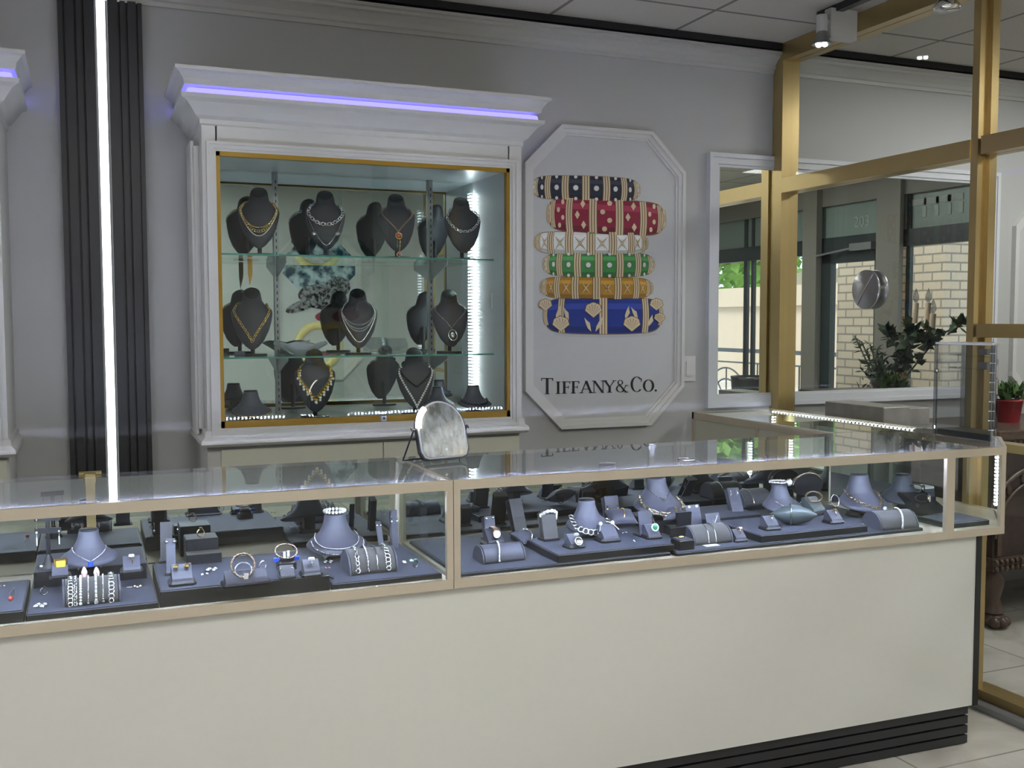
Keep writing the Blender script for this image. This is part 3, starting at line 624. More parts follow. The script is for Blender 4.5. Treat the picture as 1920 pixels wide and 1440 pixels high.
    for xx in (.686+dx, 1.31+dx):
        sd = part('shelf_standard', M().box((xx-.009, WY-.045, iz0+.006), (xx+.009, WY-.03, iz1-.004)), 'steeld', t)
        mm = M()
        for i in range(36): mm.box((xx-.002, WY-.0465, iz0+.02+i*.025), (xx+.002, WY-.045, iz0+.032+i*.025))
        part('slots', mm, 'black', sd)
        for z in (1.654, 1.286): part('shelf_bracket', M().prismX([(WY-.046, z-.07), (WY-.046, z), (3.80, z), (3.80, z-.015)], xx-.002, xx+.002), 'steeld', t)
    part('light_strip', M().box((ix1-.016, WY-.045, iz0+.01), (ix1-.006, WY-.036, iz1-.05)), 'dotz', t, 'dotted white light strip')
    return t
cabinet(0, 'large white wall cabinet with gold framed window, glass shelves and violet cove light')
cabinet(-1.80, 'white wall cabinet with violet cove light cut off at the left edge')

# ================================================================ COUNTERS
XJ = .885
def fy(x): return 2.53 if x <= XJ else 2.53-.0292*(x-XJ)      # front line of the showcases
BY = 3.04
TZ = 1.0
def pts_box(m, x0, x1, z0, z1, dy0, dy1, mi=0):   # slab following the front line, dy from it
    A = (x0, fy(x0)+dy0), (x1, fy(x1)+dy0), (x1, fy(x1)+dy1), (x0, fy(x0)+dy1)
    return m.prism(A, z0, z1, mi)
BX0, BX1 = -2.6, 2.70
t = thing('counter_base', 'long glossy white counter base with charcoal ribbed kickplate', 'counter', (0, 2.8, 0))
def strip(m, x0, x1, z0, z1, d0, d1):
    m.prism([(x0, fy(x0)+d0), (XJ, fy(XJ)+d0), (x1, fy(x1)+d0), (x1, fy(x1)+d1), (XJ, fy(XJ)+d1), (x0, fy(x0)+d1)], z0, z1); return m
part('counter_body', M().prism([(BX0, fy(BX0)+.03), (XJ, fy(XJ)+.03), (BX1, fy(BX1)+.03), (BX1, BY), (BX0, BY)], .14, .708), 'white', t)
part('front_panel', strip(M(), BX0, BX1, .135, .709, .018, .03), 'gloss', t, 'glossy white front panel')
m = M(); strip(m, BX0, BX1-.005, 0, .134, .045, .5)
for i in range(4): strip(m, BX0, BX1-.004, .004+i*.033, .030+i*.033, .03, .05)
part('kickplate', m, 'flute', t, 'charcoal ribbed kickplate')
part('end_trim', M().prism([(BX1, fy(BX1)+.014), (BX1+.022, fy(BX1)+.014), (BX1+.022, BY), (BX1, BY)], .134, .709), 'black', t, 'black end panel')
def showcase(x0, x1, label, endx=None):
    t = thing('glass_showcase', label, 'display counter', ((x0+x1)/2, 2.8, .71))
    xe = x1 if endx is None else endx
    # frame
    R = .026
    top = pts_box(M(), x0, xe, TZ-R, TZ, 0, .014); bot = pts_box(M(), x0, xe, .710, .735, 0, .022)
    part('top_rail', top, 'champ', t); part('bottom_rail', bot, 'champ', t)
    xx = [x0, x1-.018] if endx is None else [x0, x1-.034, xe-.018]
    for i, xp in enumerate(xx):
        w = .018 if not (endx and i == 1) else .034
        if xp < -2: continue
        part('corner_post', pts_box(M(), xp, xp+w, .735, TZ-R, -.001, .013), 'champ', t)
    if endx:
        xb = 3.02
        part('side_rail', M().bar((xe, fy(xe)+.006, TZ-R/2), (xb, 2.70, TZ-R/2), .012, R).bar((xb, 2.70, TZ-R/2), (xb, BY, TZ-R/2), .012, R), 'champ', t); part('side_rail', M().bar((xe, fy(xe)+.006, .722), (xb, 2.70, .722), .012, R).bar((xb, 2.70, .722), (xb, BY, .722), .012, R), 'champ', t)
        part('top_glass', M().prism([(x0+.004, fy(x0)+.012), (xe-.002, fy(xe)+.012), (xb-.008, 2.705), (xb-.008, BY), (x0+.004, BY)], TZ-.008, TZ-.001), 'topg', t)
        part('side_glass', M().bar((xe, fy(xe)+.01, .855), (xb, 2.70, .855), .005, .24), 'gls', t)
        part('deck', M().prism([(x0+.006, fy(x0)+.02), (xe, fy(xe)+.02), (xb-.01, 2.71), (xb-.01, BY-.006), (x0+.006, BY-.006)], .716, .734), 'champ', t)
        part('divider_glass', M().box((x1-.02, fy(x1)+.016, .738), (x1-.016, BY-.03, TZ-R)), 'gls', t)
        part('light_strip', M().box((x1-.012, fy(x1)+.018, .745), (x1-.004, fy(x1)+.024, TZ-R)), 'dotzs', t, 'dotted upright light strip')
        part('light_strip', M().box((xe-.018, fy(xe)+.020, .80), (xe-.008, fy(xe)+.028, TZ-R)), 'dotzs', t, 'dotted upright light strip')
        gx = x1-.034
    else:
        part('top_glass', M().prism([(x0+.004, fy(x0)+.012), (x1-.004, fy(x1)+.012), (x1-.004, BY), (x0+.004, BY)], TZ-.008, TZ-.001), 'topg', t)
        part('deck', M().prism([(x0+.006, fy(x0)+.02), (x1-.006, fy(x1)+.02), (x1-.006, BY-.006), (x0+.006, BY-.006)], .716, .734), 'champ', t)
        gx = x1-.018
    part('front_glass', pts_box(M(), x0+.018, gx, .735, TZ-R, .004, .009), 'gls', t)
    if endx: part('end_glass', pts_box(M(), x1, xe-.018, .735, TZ-R, .004, .009), 'gls', t)
    part('back_door', M().box((x0+.02, BY-.004, .737), ((x1-.03 if not endx else 2.54), BY, TZ-.012)), 'bmir', t, 'mirrored back door')
    part('light_strip', pts_box(M(), x0+.03, x1-.04, TZ-R-.001, TZ-R+.010, .0145, .021), 'dotx', t, 'dotted light strip under the top rail')
    if endx is None: # joint rail across to the back
        part('cross_rail', M().bar((x1-.006, fy(x1)+.012, TZ-.006), (x1-.006, BY, TZ-.006), .010, .012).box((x1-.014, BY-.012, .74), (x1-.002, BY-.004, TZ-.012)), 'champ', t)
        part('divider_glass', M().box((x1-.008, fy(x1)+.014, .738), (x1-.004, BY-.014, TZ-.012)), 'gls', t)
    return t
showcase(-2.6, XJ-.001, 'long left glass showcase with champagne frame, left of the table mirror joint')
showcase(XJ+.001, 2.585, 'right glass showcase running to the corner by the partition', endx=2.80)
# support bracket at the back of the left section
t = thing('glass_bracket', 'upright gold bracket clamping the back of the left counter top', 'bracket', (.003, BY-.02, .80))
part('bracket_bar', M().box((-.011, BY-.022, .80), (.013, BY-.010, TZ-.009)), 'brass', t)
part('clamp', M().box((-.016, BY-.028, TZ-.022), (.018, BY-.005, TZ+.006), 0, .004).cyl((-.028, BY-.016, TZ+.002), (.030, BY-.016, TZ+.002), .007, n=10), 'brass', t)
pz = at(1215, 830, TZ)
t = thing('glass_bracket', 'clear upright support bracket at the back of the right counter top', 'bracket', (pz.x, BY-.02, .80))
part('bracket_bar', M().box((pz.x-.007, BY-.018, .80), (pz.x+.007, BY-.008, TZ-.009)), 'silver', t)
part('clamp', M().box((pz.x-.014, BY-.024, TZ-.02), (pz.x+.014, BY-.005, TZ+.004), 0, .004), 'silver', t)

# arm counter along the partition
AX0, AX1, AY1 = 2.56, 3.005, 4.0
t = thing('glass_showcase', 'short glass showcase running back along the gold partition to the mirror', 'display counter', (2.8, 3.5, 0))
part('counter_body', M().box((AX0+.02, BY+.01, .02), (AX1, AY1, .70)), 'white', t)
m = M().box((AX0, BY+.008, TZ-.03), (AX0+.014, AY1, TZ)).box((AX0, AY1-.02, .70), (AX0+.014, AY1, TZ-.03)).box((AX0, AY1-.014, TZ-.03), (AX1, AY1, TZ)).box((AX1-.012, BY+.008, TZ-.02), (AX1, AY1-.014, TZ)).box((AX0, BY+.008, .70), (AX1, AY1, .735))
m.box((AX0, 3.50, .73), (AX0+.012, 3.52, TZ-.03))
part('counter_frame', m, 'champ', t)
part('top_glass', M().box((AX0+.01, BY+.008, TZ-.007), (AX1-.010, AY1-.01, TZ-.0005)), 'gls', t)
for a, b in ((BY+.02, 3.498), (3.522, AY1-.022)): part('back_door', M().box((AX0+.004, a, .737), (AX0+.010, b, TZ-.032)), 'beige', t, 'beige sliding back panel')
part('side_glass', M().box((AX1-.008, BY+.01, .737), (AX1-.004, AY1-.02, TZ-.02)), 'gls', t)
part('light_strip', M().box((AX1-.022, BY+.03, TZ-.016), (AX1-.013, AY1-.02, TZ-.009)), 'doty', t, 'dotted light strip along the glass top')
part('tray_liner', M().box((AX0+.02, BY+.02, .736), (AX1-.02, AY1-.03, .76)), 'tray', t)
part('light_strip', M().box((AX1-.018, AY1-.03, .77), (AX1-.012, AY1-.024, TZ-.03)), 'dotzs', t, 'dotted upright light strip')

# ---------------------------------------------------------------- things behind the partition
K['carved'] = pm('dark_carved_walnut', (.05, .032, .028), .35, noise=.5, nscale=30, bump=.5, bscale=40)
K['carvedl'] = pm('carved_gilt_walnut', (.085, .055, .04), .35, noise=.5, nscale=60, bump=.5, bscale=80)
dx0, dx1, dyf, dyb = 3.80, 5.3, 3.42, 3.98
d = thing('carved_sideboard', 'dark carved antique sideboard on claw feet behind the glass partition', 'sideboard', (4.55, 3.7, 0))
part('carcass', M().box((dx0, dyf, .33), (dx1, dyb, .88)), 'carved', d)
part('top', M().box((dx0-.03, dyf-.04, .88), (dx1+.03, dyb, .92), 0, .01).box((dx0-.015, dyf-.02, .84), (dx1+.015, dyb, .88)), 'carvedl', d)
m = M().box((dx0-.015, dyf-.02, .27), (dx1+.015, dyb, .33))
for k, z in enumerate((.285, .315)):
    for i in range(46): m.ball((dx0+.0+i*.032, dyf-.025, z), .013, n=6, m=4)
for k in range(14): m.ball((dx0-.018, dyf+.02+k*.036, .30), .014, n=6, m=4)
part('beaded_apron', m, 'carvedl', d)
for xx in (dx0+.05, dx1-.05):
    for y in (dyf+.04, dyb-.06):
        lg = part('leg', M().lathe([(.03, .27), (.055, .22), (.045, .17), (.035, .13), (.05, .09), (.055, .07)], (xx, y, 0), 14), 'carvedl', d)
        mm = M().ball((xx, y-.01, .038), .05, sc=(1.1, 1.1, .75), n=12, m=8)
        for a in (-.7, 0, .7): mm.ball((xx+.05*sin(a), y-.01-.05*cos(a), .03), .024, n=8, m=6, sc=(1, 1.2, 1.1))
        part('claw_foot', mm, 'carvedl', lg)
for i in range(3):
    xa = dx0+.06+i*.5; xc = xa+.22
    m = M().torus((xc, dyf-.008, .42), .34, .012, (0, 1, 0), n=28, k=6, up=(1, 0, 0), arc=(0, -PI), sx=.95)
    m.torus((xc, dyf-.006, .42), .27, .008, (0, 1, 0), n=28, k=6, up=(1, 0, 0), arc=(0, -PI), sx=.95)
    for k in range(9): m.ball((xc+.3*cos(PI*(k+.5)/9), dyf-.006, .42+.29*sin(PI*(k+.5)/9)), .018, n=6, m=4, sc=(1, .5, 1.5))
    for k in range(5):
        a = -PI/2+PI*k/4; m.ball((xc+.06*sin(a), dyf-.006, .5+.05*cos(a)), .03, n=6, m=4, sc=(.7, .4, 1.2)); m.ball((xc+.05*sin(a)+.1, dyf-.006, .40+.03*cos(a)), .02, n=6, m=4, sc=(1.3, .4, .6))
    m.box((xa-.04, dyf-.012, .34), (xa-.015, dyf, .83))
    part('carved_panel', m, 'carvedl', d)
m = M()
for i in range(44): m.ball((dx0+.02+i*.034, dyf-.03, .86), .012, n=6, m=4, sc=(1, .6, 1))
part('beading', m, 'carvedl', d)
# grey boxes on a plinth beyond the glass
g0 = thing('glass_table', 'slim dark table beyond the partition glass, under the marbled boxes', 'table', (3.32, 3.62, 0))
part('table_top', M().box((3.13, 3.36, .935), (3.52, 3.90, .955)), 'steeld', g0)
for xx in (3.14, 3.49):
    for y in (3.37, 3.87): part('leg', M().box((xx, y, 0), (xx+.02, y+.02, .935)), 'steeld', g0)
K['marb'] = pm('grey_marbled_box', (.33, .31, .30), .3, noise=.35, nscale=14)
solo('marbled_box', M().box((3.15, 3.42, .956), (3.30, 3.80, 1.045), 0, .004), 'marb', 'long grey marbled box behind the partition, left of the pair', 'box')
solo('marbled_box', M().box((3.34, 3.48, .956), (3.47, 3.66, 1.03), 0, .004), 'marb', 'small grey marbled box behind the partition, right of the pair', 'box')
# dark bin and low box near the windows (mirror)
bp_ = on(0, 5.4, 1412, 715); by_ = 2*WY-bp_.y
solo('waste_bin', M().lathe([(.15, .0), (.20, .9), (.205, .93), (.18, .93), (.17, .5)], (5.4, by_, 0), 24, sm=True), 'black', 'round black bin by the windows, reflected low in the wall mirror', 'bin')
b2 = on(0, 5.0, 1362, 752); by2 = 2*WY-b2.y
solo('low_cabinet', M().box((4.7, by2-.4, 0), (5.1, by2+.2, b2.z+.02)), 'beige', 'low beige cabinet reflected at the bottom left of the wall mirror', 'cabinet')
# floral arrangement with candelabra, reflected in the mirror
K['petal'] = pm('cream_petals', (.45, .36, .16), .6, noise=.3); K['petalw'] = pm('white_petals', (.5, .48, .48), .6)
fx = 5.0
def rp(px, py): p = on(0, fx, px, py); return Vector((p.x, 2*WY-p.y, p.z))
f0 = rp(1665, 735)
tb = thing('side_table', 'dark side table by the window carrying the flower arrangement', 'table', (fx, f0.y, 0))
part('table_top', M().box((fx-.35, f0.y-.5, f0.z-.03), (fx+.3, f0.y+.4, f0.z)), 'carved', tb)
for sx, sy in ((-.3, -.45), (-.3, .35), (.25, -.45), (.25, .35)): part('leg', M().box((fx+sx, f0.y+sy, 0), (fx+sx+.04, f0.y+sy+.04, f0.z-.03)), 'carved', tb)
fa = thing('flower_arrangement', 'dark leafy arrangement with cream flowers and three bulb candles, seen in the mirror', 'flowers', tuple(f0+Vector((0, 0, .001))))
part('pot', M().lathe([(.08, f0.z+.001), (.12, f0.z+.05), (.13, f0.z+.09), (.10, f0.z+.09)], (f0.x, f0.y, 0), 18), 'black', fa)
lf = M()
def leafat(p, d, L, w, mm):
    d = d.normalized(); u = d.orthogonal().normalized(); u = Quaternion(d, random.uniform(0, 6)) @ u
    mm.add([p, p+d*L*.4+u*w, p+d*L, p+d*L*.4-u*w], [[0, 1, 2, 3]])
def branch(pts, n, L, w, mm, sp=.03):
    P = [rp(*q) for q in pts]; mm.tube(P, .006, 5)
    for i in range(n):
        k = random.random()*(len(P)-1); j = int(k); p = P[j].lerp(P[min(j+1, len(P)-1)], k-j)
        leafat(p, Vector((random.uniform(-1, 1), random.uniform(-1, 1), random.uniform(-.6, 1))), L*random.uniform(.6, 1.3), w, mm)
branch([(1675, 730), (1688, 680), (1672, 640), (1660, 622)], 60, .09, .028, lf); branch([(1688, 680), (1700, 640), (1712, 610)], 60, .09, .028, lf)
branch([(1710, 640), (1735, 612), (1732, 640), (1760, 625), (1790, 615), (1800, 605)], 70, .08, .026, lf); branch([(1700, 700), (1740, 650), (1725, 640)], 30, .08, .026, lf)
for s_ in ((1600, 630), (1612, 640), (1628, 645), (1640, 655), (1650, 660)): branch([(1655, 730), ((1655+s_[0])/2, 690), s_], 60, .05, .006, lf)
for i in range(160): leafat(rp(random.gauss(1650, 14), random.gauss(708, 14)), Vector((random.uniform(-1, 1), random.uniform(-1, 1), random.uniform(0, 1))), .07, .012, lf)
lf.xf(lambda v: Vector((v.x, v.y, max(v.z, f0.z+.003)))); part('foliage', lf, 'leafd', fa)
fl = M()
for i in range(26): fl.ball(rp(random.gauss(1682, 8), random.gauss(715, 12)), .018, n=6, m=4)
fl.xf(lambda v: Vector((v.x, v.y, max(v.z, f0.z+.003)))); part('flowers', fl, 'petal', fa); fl = M()
for i in range(20): fl.ball(rp(random.gauss(1664, 6), random.gauss(705, 8)), .012, n=6, m=4)
part('flowers', fl, 'petalw', fa)
for (cx, ct, cb) in ((1712, 568, 606), (1735, 568, 606), (1744, 588, 628)):
    a, b = rp(cx-1, cb), rp(cx+2, ct); c = part('candle', M().cyl(a, b, .019), 'stucco', fa)
    part('candle_bulb', M().lathe([(.008, b.z), (.02, b.z+.025), (.018, b.z+.05), (.006, b.z+.085), (.001, b.z+.095)], (b.x, b.y, 0), 12), 'acryp', c)
# ---------------------------------------------------------------- fill panels added under the ceiling to light the room
for i, (x, y) in enumerate(((-1.6, .6), (.6, .9), (2.2, .2), (.2, -1.1), (4.6, .9), (4.4, 2.9))):
    w = ('over the left counter', 'over the middle of the shop', 'right of the middle, near the partition', 'nearest the facing wall', 'beyond the partition near the door', 'beyond the partition near the back wall')[i]
    t = thing('ceiling_fill', 'added square ceiling fill light '+w, 'light', (x, y, CZ), 0, 'added ceiling fill lights')
    part('light_frame', M().box((x-.3, y-.3, CZ-.012), (x+.3, y-.27, CZ)).box((x-.3, y+.27, CZ-.012), (x+.3, y+.3, CZ)).box((x-.3, y-.27, CZ-.012), (x-.27, y+.27, CZ)).box((x+.27, y-.27, CZ-.012), (x+.3, y+.27, CZ)), 'white', t)
    part('diffuser', M().box((x-.27, y-.27, CZ-.008), (x+.27, y+.27, CZ-.001)), 'fill_em', t)
sun = bpy.data.lights.new('daylight', 'SUN'); sun.energy = 2.2; sun.angle = .5; sun.color = (1, .96, .9); so = bpy.data.objects.new('daylight', sun); C.objects.link(so)
so.rotation_euler = Vector((-1.0, -.2, 1.6)).to_track_quat('Z', 'Y').to_euler()
wd = bpy.data.worlds.new('sky'); bpy.context.scene.world = wd; wd.use_nodes = True
bg = wd.node_tree.nodes['Background']; bg.inputs[0].default_value = (.78, .88, 1, 1); bg.inputs[1].default_value = 1.1
sc = bpy.context.scene
sc.view_settings.view_transform = 'Standard'; sc.view_settings.look = 'None'; sc.view_settings.exposure = .75; sc.view_settings.gamma = 1
try: sc.cycles.transparent_max_bounces = 48; sc.cycles.max_bounces = 10; sc.cycles.glossy_bounces = 8; sc.cycles.sample_clamp_indirect = 6; sc.cycles.caustics_reflective = False
except Exception as e: print(e)
# ================================================================ JEWELLERY STANDS AND JEWELLERY
def XA(px, y, py=960): return on(1, y, px, py).x
def TW(t):  # local->world for an empty with z rotation
    r = t.rotation_euler[2]; c, s = cos(r), sin(r); L = t.location
    return lambda v: Vector((L.x+v[0]*c-v[1]*s, L.y+v[0]*s+v[1]*c, L.z+v[2]))
def lp_(name, m, mats, par, label=None): return part(name, m, mats, par, label, world=False)
def interp(tab, z):
    for a, b in zip(tab, tab[1:]):
        if (a[0] >= z >= b[0]) or (a[0] <= z <= b[0]):
            k = (z-a[0])/(b[0]-a[0]) if b[0] != a[0] else 0; return [a[i]+(b[i]-a[i])*k for i in range(len(a))]
    return tab[0] if abs(z-tab[0][0]) < abs(z-tab[-1][0]) else tab[-1]
# profile rows: z, rx, ry, ycentre
TALL = [(.012, .010, .008, -.040), (.022, .024, .013, -.038), (.045, .043, .018, -.034), (.08, .060, .022, -.027), (.115, .070, .026, -.018), (.140, .074, .028, -.012), (.156, .071, .029, -.006), (.168, .058, .030, -.001), (.178, .044, .030, .003), (.19, .036, .029, .006), (.206, .033, .028, .007), (.215, .031, .027, .006), (.217, .026, .022, .006)]
LOWT = [(.0225, .098, .070, -.014), (.027, .103, .076, -.016), (.034, .094, .068, -.010), (.045, .072, .055, .000), (.06, .055, .045, .006), (.08, .045, .038, .008), (.10, .038, .034, .009), (.116, .036, .032, .009), (.119, .033, .029, .009)]
def sup(th, n=1.): return (sin(th), cos(th))
def tpt(tab, th, z, off=0., shear=0., s=1.):
    r = interp(tab, z/s); y = (r[3]-(r[2]+off/s)*cos(th)); x = (r[1]+off/s)*sin(th)
    if cos(th) < 0 and shear: y = r[3]-(r[2]*.75+off/s)*cos(th)
    zz = r[0]+shear*y*max(0, 1-r[0]/.09)
    return Vector((x*s, y*s, zz*s))
def loft(tab, shear=0., s=1., n=36, point=0.):
    rings = []
    for r in tab:
        R = []
        for i in range(n):
            th = 2*PI*i/n; R.append(tpt(tab, th, r[0]*s, 0, shear, s))
        rings.append(R)
    return M().ringsurf(rings, 0, True, True, True)
def tall_bust(x, y, z, rz, label, s=1., mat='bustd', group='necklace busts in the wall cabinet'):
    t = thing('necklace_bust', label, 'necklace bust', (x, y, z), rz, group)
    def nk(v):
        k = min(1, max(0, (v.z/s-.184)/.022)); return Vector((v.x, v.y, v.z+(v.y-.006*s)*.75*k+.014*s))
    lp_('bust_form', loft(TALL, 0, s).xf(nk), mat, t)
    lp_('neck_cap', M().lathe([(.001, 0), (.0285*s, 0), (.030*s, .003*s), (.027*s, .006*s), (.001, .0065*s)], (0, 0, 0), 24).xf(lambda v: Vector((v.x, v.y*.86+.006*s, v.z+.2295*s+v.y*.86*.75))), 'blk', t)
    m = M().cyl((0, .0*s, .006), (0, .0, .10*s), .008*s, n=10)
    lp_('stand_post', m, 'blk', t)
    lp_('stand_base', M().prism([(.052*s*cos(a*PI/8), .034*s*sin(a*PI/8)+.0*s) for a in range(16)], 0, .008*s), 'blk', t)
    return t
def low_form(x, y, z, rz, label, s=1., mat='velvet', group=None):
    t = thing('necklace_stand', label, 'necklace stand', (x, y, z), rz, group)
    lift = .028*s
    lp_('neck_form', loft(LOWT, .42, s).xf(lambda v: v+Vector((0, 0, lift))), mat, t)
    lp_('neck_cap', M().lathe([(.001, 0), (.033*s, 0), (.035*s, .002), (.032*s, .005), (.001, .005)], (0, 0, 0), 24).xf(lambda v: Vector((v.x, v.y*.88+.009*s, v.z+.119*s+lift))), 'blk', t)
    lp_('stand_base', M().box((-.042*s, -.04*s, 0), (.042*s, .04*s, .012*s), 0, .012*s).box((-.02*s, -.012*s, .012*s), (.02*s, .03*s, .06*s)), 'blk', t)
    t['lift'] = lift; t['s'] = s; del t['lift']; del t['s']
    return t
def curve_on(t, tab, zhi, zlo, thmax, s=1., shear=0., lift=0., off=.003, v=1.0, n=40, wrap=True):
    f = TW(t); P = []
    for i in range(n+1):
        u = -1+2*i/n; th = u*thmax; k = abs(u)**v
        z = zlo+(zhi-zlo)*k
        if tab is TALL:
            au = abs(u); sg = 1 if u >= 0 else -1; zn = min(.170, zhi)
            if au < .8: th = sg*1.08*au/.8; z = zlo+(zn-zlo)*(au/.8)**(v*.8)
            else: th = sg*(1.08+(max(thmax, 1.9)-1.08)*(au-.8)/.2); z = zn+(max(zhi, .182)-zn)*(au-.8)/.2
        p = tpt(tab, th, z*s, off, shear, s); P.append(f(p+Vector((0, 0, lift))))
    return P
def resample(P, d):
    out = [P[0]]; acc = 0
    for a, b in zip(P, P[1:]):
        L = (b-a).length; pos = d-acc
        while pos <= L: out.append(a.lerp(b, pos/L)); pos += d
        acc = (acc+L) % d if L else acc
    return out
def chain(P, kind, r, m=None, mi=0):
    m = m or M()
    if kind == 'thin': m.tube(P, r, 5, mi)
    elif kind == 'beads':
        for p in resample(P, r*2.05): m.ball(p, r, mi, 7, 4)
    elif kind in ('links', 'rings'):
        st = r*(1.5 if kind == 'links' else 1.75); Q = resample(P, st)
        for i in range(len(Q)-1):
            d = (Q[i+1]-Q[max(i-1, 0)]); 
            if d.length < 1e-6: continue
            d.normalize(); o = Vector((0, -1, .35)); o = (o-d*o.dot(d)).normalized(); w = d.cross(o)
            nr = (o*.85+w*.5) if i % 2 else (o*.85-w*.5)
            if kind == 'rings': nr = o
            m.torus(Q[i], r, r*.26, nr, 10, 4, mi, .72 if kind == 'links' else 1, up=d)
    elif kind == 'curb':
        for i, p in enumerate(resample(P, r*1.2)): m.ball(p, r, mi, 6, 4, (1, .6, .75 if i % 2 else 1.1))
    return m
def on_tall(t, zhi, zlo, th, kind, r, mat, label, v=3.0, pend=None, name='necklace', s=1., extra=None, cat='necklace'):
    r *= 1.25; P = curve_on(t, TALL, zhi, zlo, th, s, 0, .014*s, .003+r*.6, v)
    m = chain(P, kind, r); mats = [mat]
    mid = P[len(P)//2]; nt = thing(name, label, cat, tuple(P[len(P)//2])) if pend else None
    if pend:
        part('chain', m, mat, nt); pend(nt, mid)
        return nt
    return solo(name, m, mat, label, cat)
def on_low(t, zhi, zlo, th, kind, r, mat, label, v=2.2, pend=None, s=1., name='necklace'):
    P = curve_on(t, LOWT, zhi, zlo, th, s, .42, .028*s, .003+r*.6, v)
    m = chain(P, kind, r)
    if pend:
        nt = thing(name, label, 'necklace', tuple(P[len(P)//2])); part('chain', m, mat, nt); pend(nt, P[len(P)//2]); return nt
    return solo(name, m, mat, label, 'necklace')
def gem_m(c, r, h=.7, n=8):
    return M().lathe([(r*.55, 0), (r, r*.35), (r*.6, r*h), (.001, r*h)], (c[0], c[1], c[2]), n, sm=False)
# ---- tray
def tray(name, x0, x1, y0, y1, z, z0, label, lit=True):
    t = thing(name, label, 'tray', ((x0+x1)/2, (y0+y1)/2, z0), 0)
    part('tray_body', M().box((x0, y0, z0), (x1, y1, z-.0015), 0, .002), 'blk', t)
    part('tray_pad', M().box((x0+.004, y0+.004, z-.0015), (x1-.004, y1-.004, z)), 'tray', t, 'slate blue pad')
    return t
# ---- ring ramp
def ramp(p, rz, label, s=1., name='ring_stand', cat='ring stand', mat='velvet'):
    t = thing(name, label, cat, tuple(p), rz)
    lp_('stand_base', M().box((-.026*s, -.024*s, 0), (.026*s, .024*s, .009*s), 0, .006*s), 'blk', t)
    lp_('ramp', M().prismX([(-.019*s, .009*s), (.019*s, .009*s), (.017*s, .036*s), (.008*s, .037*s), (-.017*s, .014*s)], -.019*s, .019*s), mat, t)
    return t
def ring_on(t, mat, gem, label, R=.0095, s=1., gr=.0045, big=False, dz=0):
    f = TW(t); c = f((0, -.004*s, .030*s+dz)); nt = thing('finger_ring', label, 'ring', tuple(c))
    part('band', M().torus(c, R, .0016, (1, .15, .1), 18, 6, up=(0, 0, 1)), mat, nt)
    g = c+Vector((0, -.004, R+.001)); gm = gem_m(g, gr) if not big else M().box(g-Vector((gr, gr*.6, 0)), g+Vector((gr, gr*.6, gr*.9)), 0, gr*.4)
    part('setting', gm, gem, nt); return nt
def loose_ring(p, mat, gem, label, R=.009, gr=.004):
    c = Vector(p)+Vector((0, 0, R+.0015)); nt = thing('finger_ring', label, 'ring', tuple(p))
    part('band', M().torus(c, R, .0016, (.5, -1, .1), 18, 6, up=(0, 0, 1)), mat, nt)
    part('setting', gem_m(c+Vector((0, 0, R)), gr), gem, nt); return nt
# ---- half roll
def roll(p, L, R, label, rz=0, mat='greyv'):
    t = thing('bracelet_roll', label, 'bracelet roll', tuple(p), rz)
    pr = [(R*cos(PI*i/18), R*1.02*sin(PI*i/18)) for i in range(19)]; pr = [(R, -0.0)]+pr[1:-1]+[(-R, 0.)]
    lp_('roll_body', M().prismX([(y, z+.001) for y, z in pr], -L/2+.004, L/2-.004, 0, True), mat, t)
    for sx in (-1, 1): lp_('end_cap', M().prismX([(y*1.015, max(0, z*1.015)) for y, z in pr], sx*(L/2)-.002, sx*(L/2)+.002), 'velvet', t)
    return t
def roll_bracelet(t, R, dx, kind, r, mat, label, a0=.12, a1=.86, slant=0., extra=None):
    f = TW(t); P = []
    for i in range(25):
        a = PI*(1-(a0+(a1-a0)*i/24)); rr = R+.001+r*.7
        P.append(f((dx+slant*(i/24-.5), rr*cos(a)*1.0, rr*1.02*sin(a)+.001)))
    m = chain(P, kind, r)
    e = P[0]; m.torus(e+Vector((0, -.002, 0)), r*.9, r*.3, (0, -1, .3), 10, 4)
    return solo('bracelet', m, mat, label, 'bracelet')
# ---- pillow
def pillow(p, w, d, h, rz, label, mat='velvet', name='bracelet_pillow'):
    t = thing(name, label, 'bracelet pillow', tuple(p), rz); n = 20; top = []; bot = []
    for j in range(n+1):
        for i in range(n+1):
            u, v = -1+2*i/n, -1+2*j/n
            pinch = 1-.16*((1-u*u)+(1-v*v))*.5*2*(abs(u)**3+abs(v)**3)/2
            x = u*w/2*(1-.14*(1-abs(v)**2)*abs(u)**2); y = v*d/2*(1-.14*(1-abs(u)**2)*abs(v)**2)
            k = (max(0, 1-u*u)*max(0, 1-v*v))**.45
            top.append((x, y, h*.5+h*.5*k)); bot.append((x, y, h*.5-h*.5*k))
    fs = [[j*(n+1)+i, j*(n+1)+i+1, (j+1)*(n+1)+i+1, (j+1)*(n+1)+i] for j in range(n) for i in range(n)]
    m = M().add(top, fs, 0, True).add(bot, [f[::-1] for f in fs], 0, True).xf(lambda v: Vector((v.x, v.y*cos(.45)-(v.z-h/2)*sin(.45), v.y*sin(.45)+(v.z-h/2)*cos(.45)+h*.75)))
    lp_('cushion', m, mat, t); return t
def pillow_bangle(t, w, h, mat, label, r=.0018, kind='thin'):
    f = TW(t); P = []
    for i in range(30):
        a = 2*PI*i/30; P.append(f((.006*sin(a), cos(a)*.028, h*.75+sin(a)*h*.62)))
    m = M().tube(P, r, 6, closed=True) if kind == 'thin' else chain(P+[P[0]], kind, r)
    for k in (6, 7, 8): m.ball(P[k], r*1.7)
    return solo('bangle', m, mat, label, 'bangle')
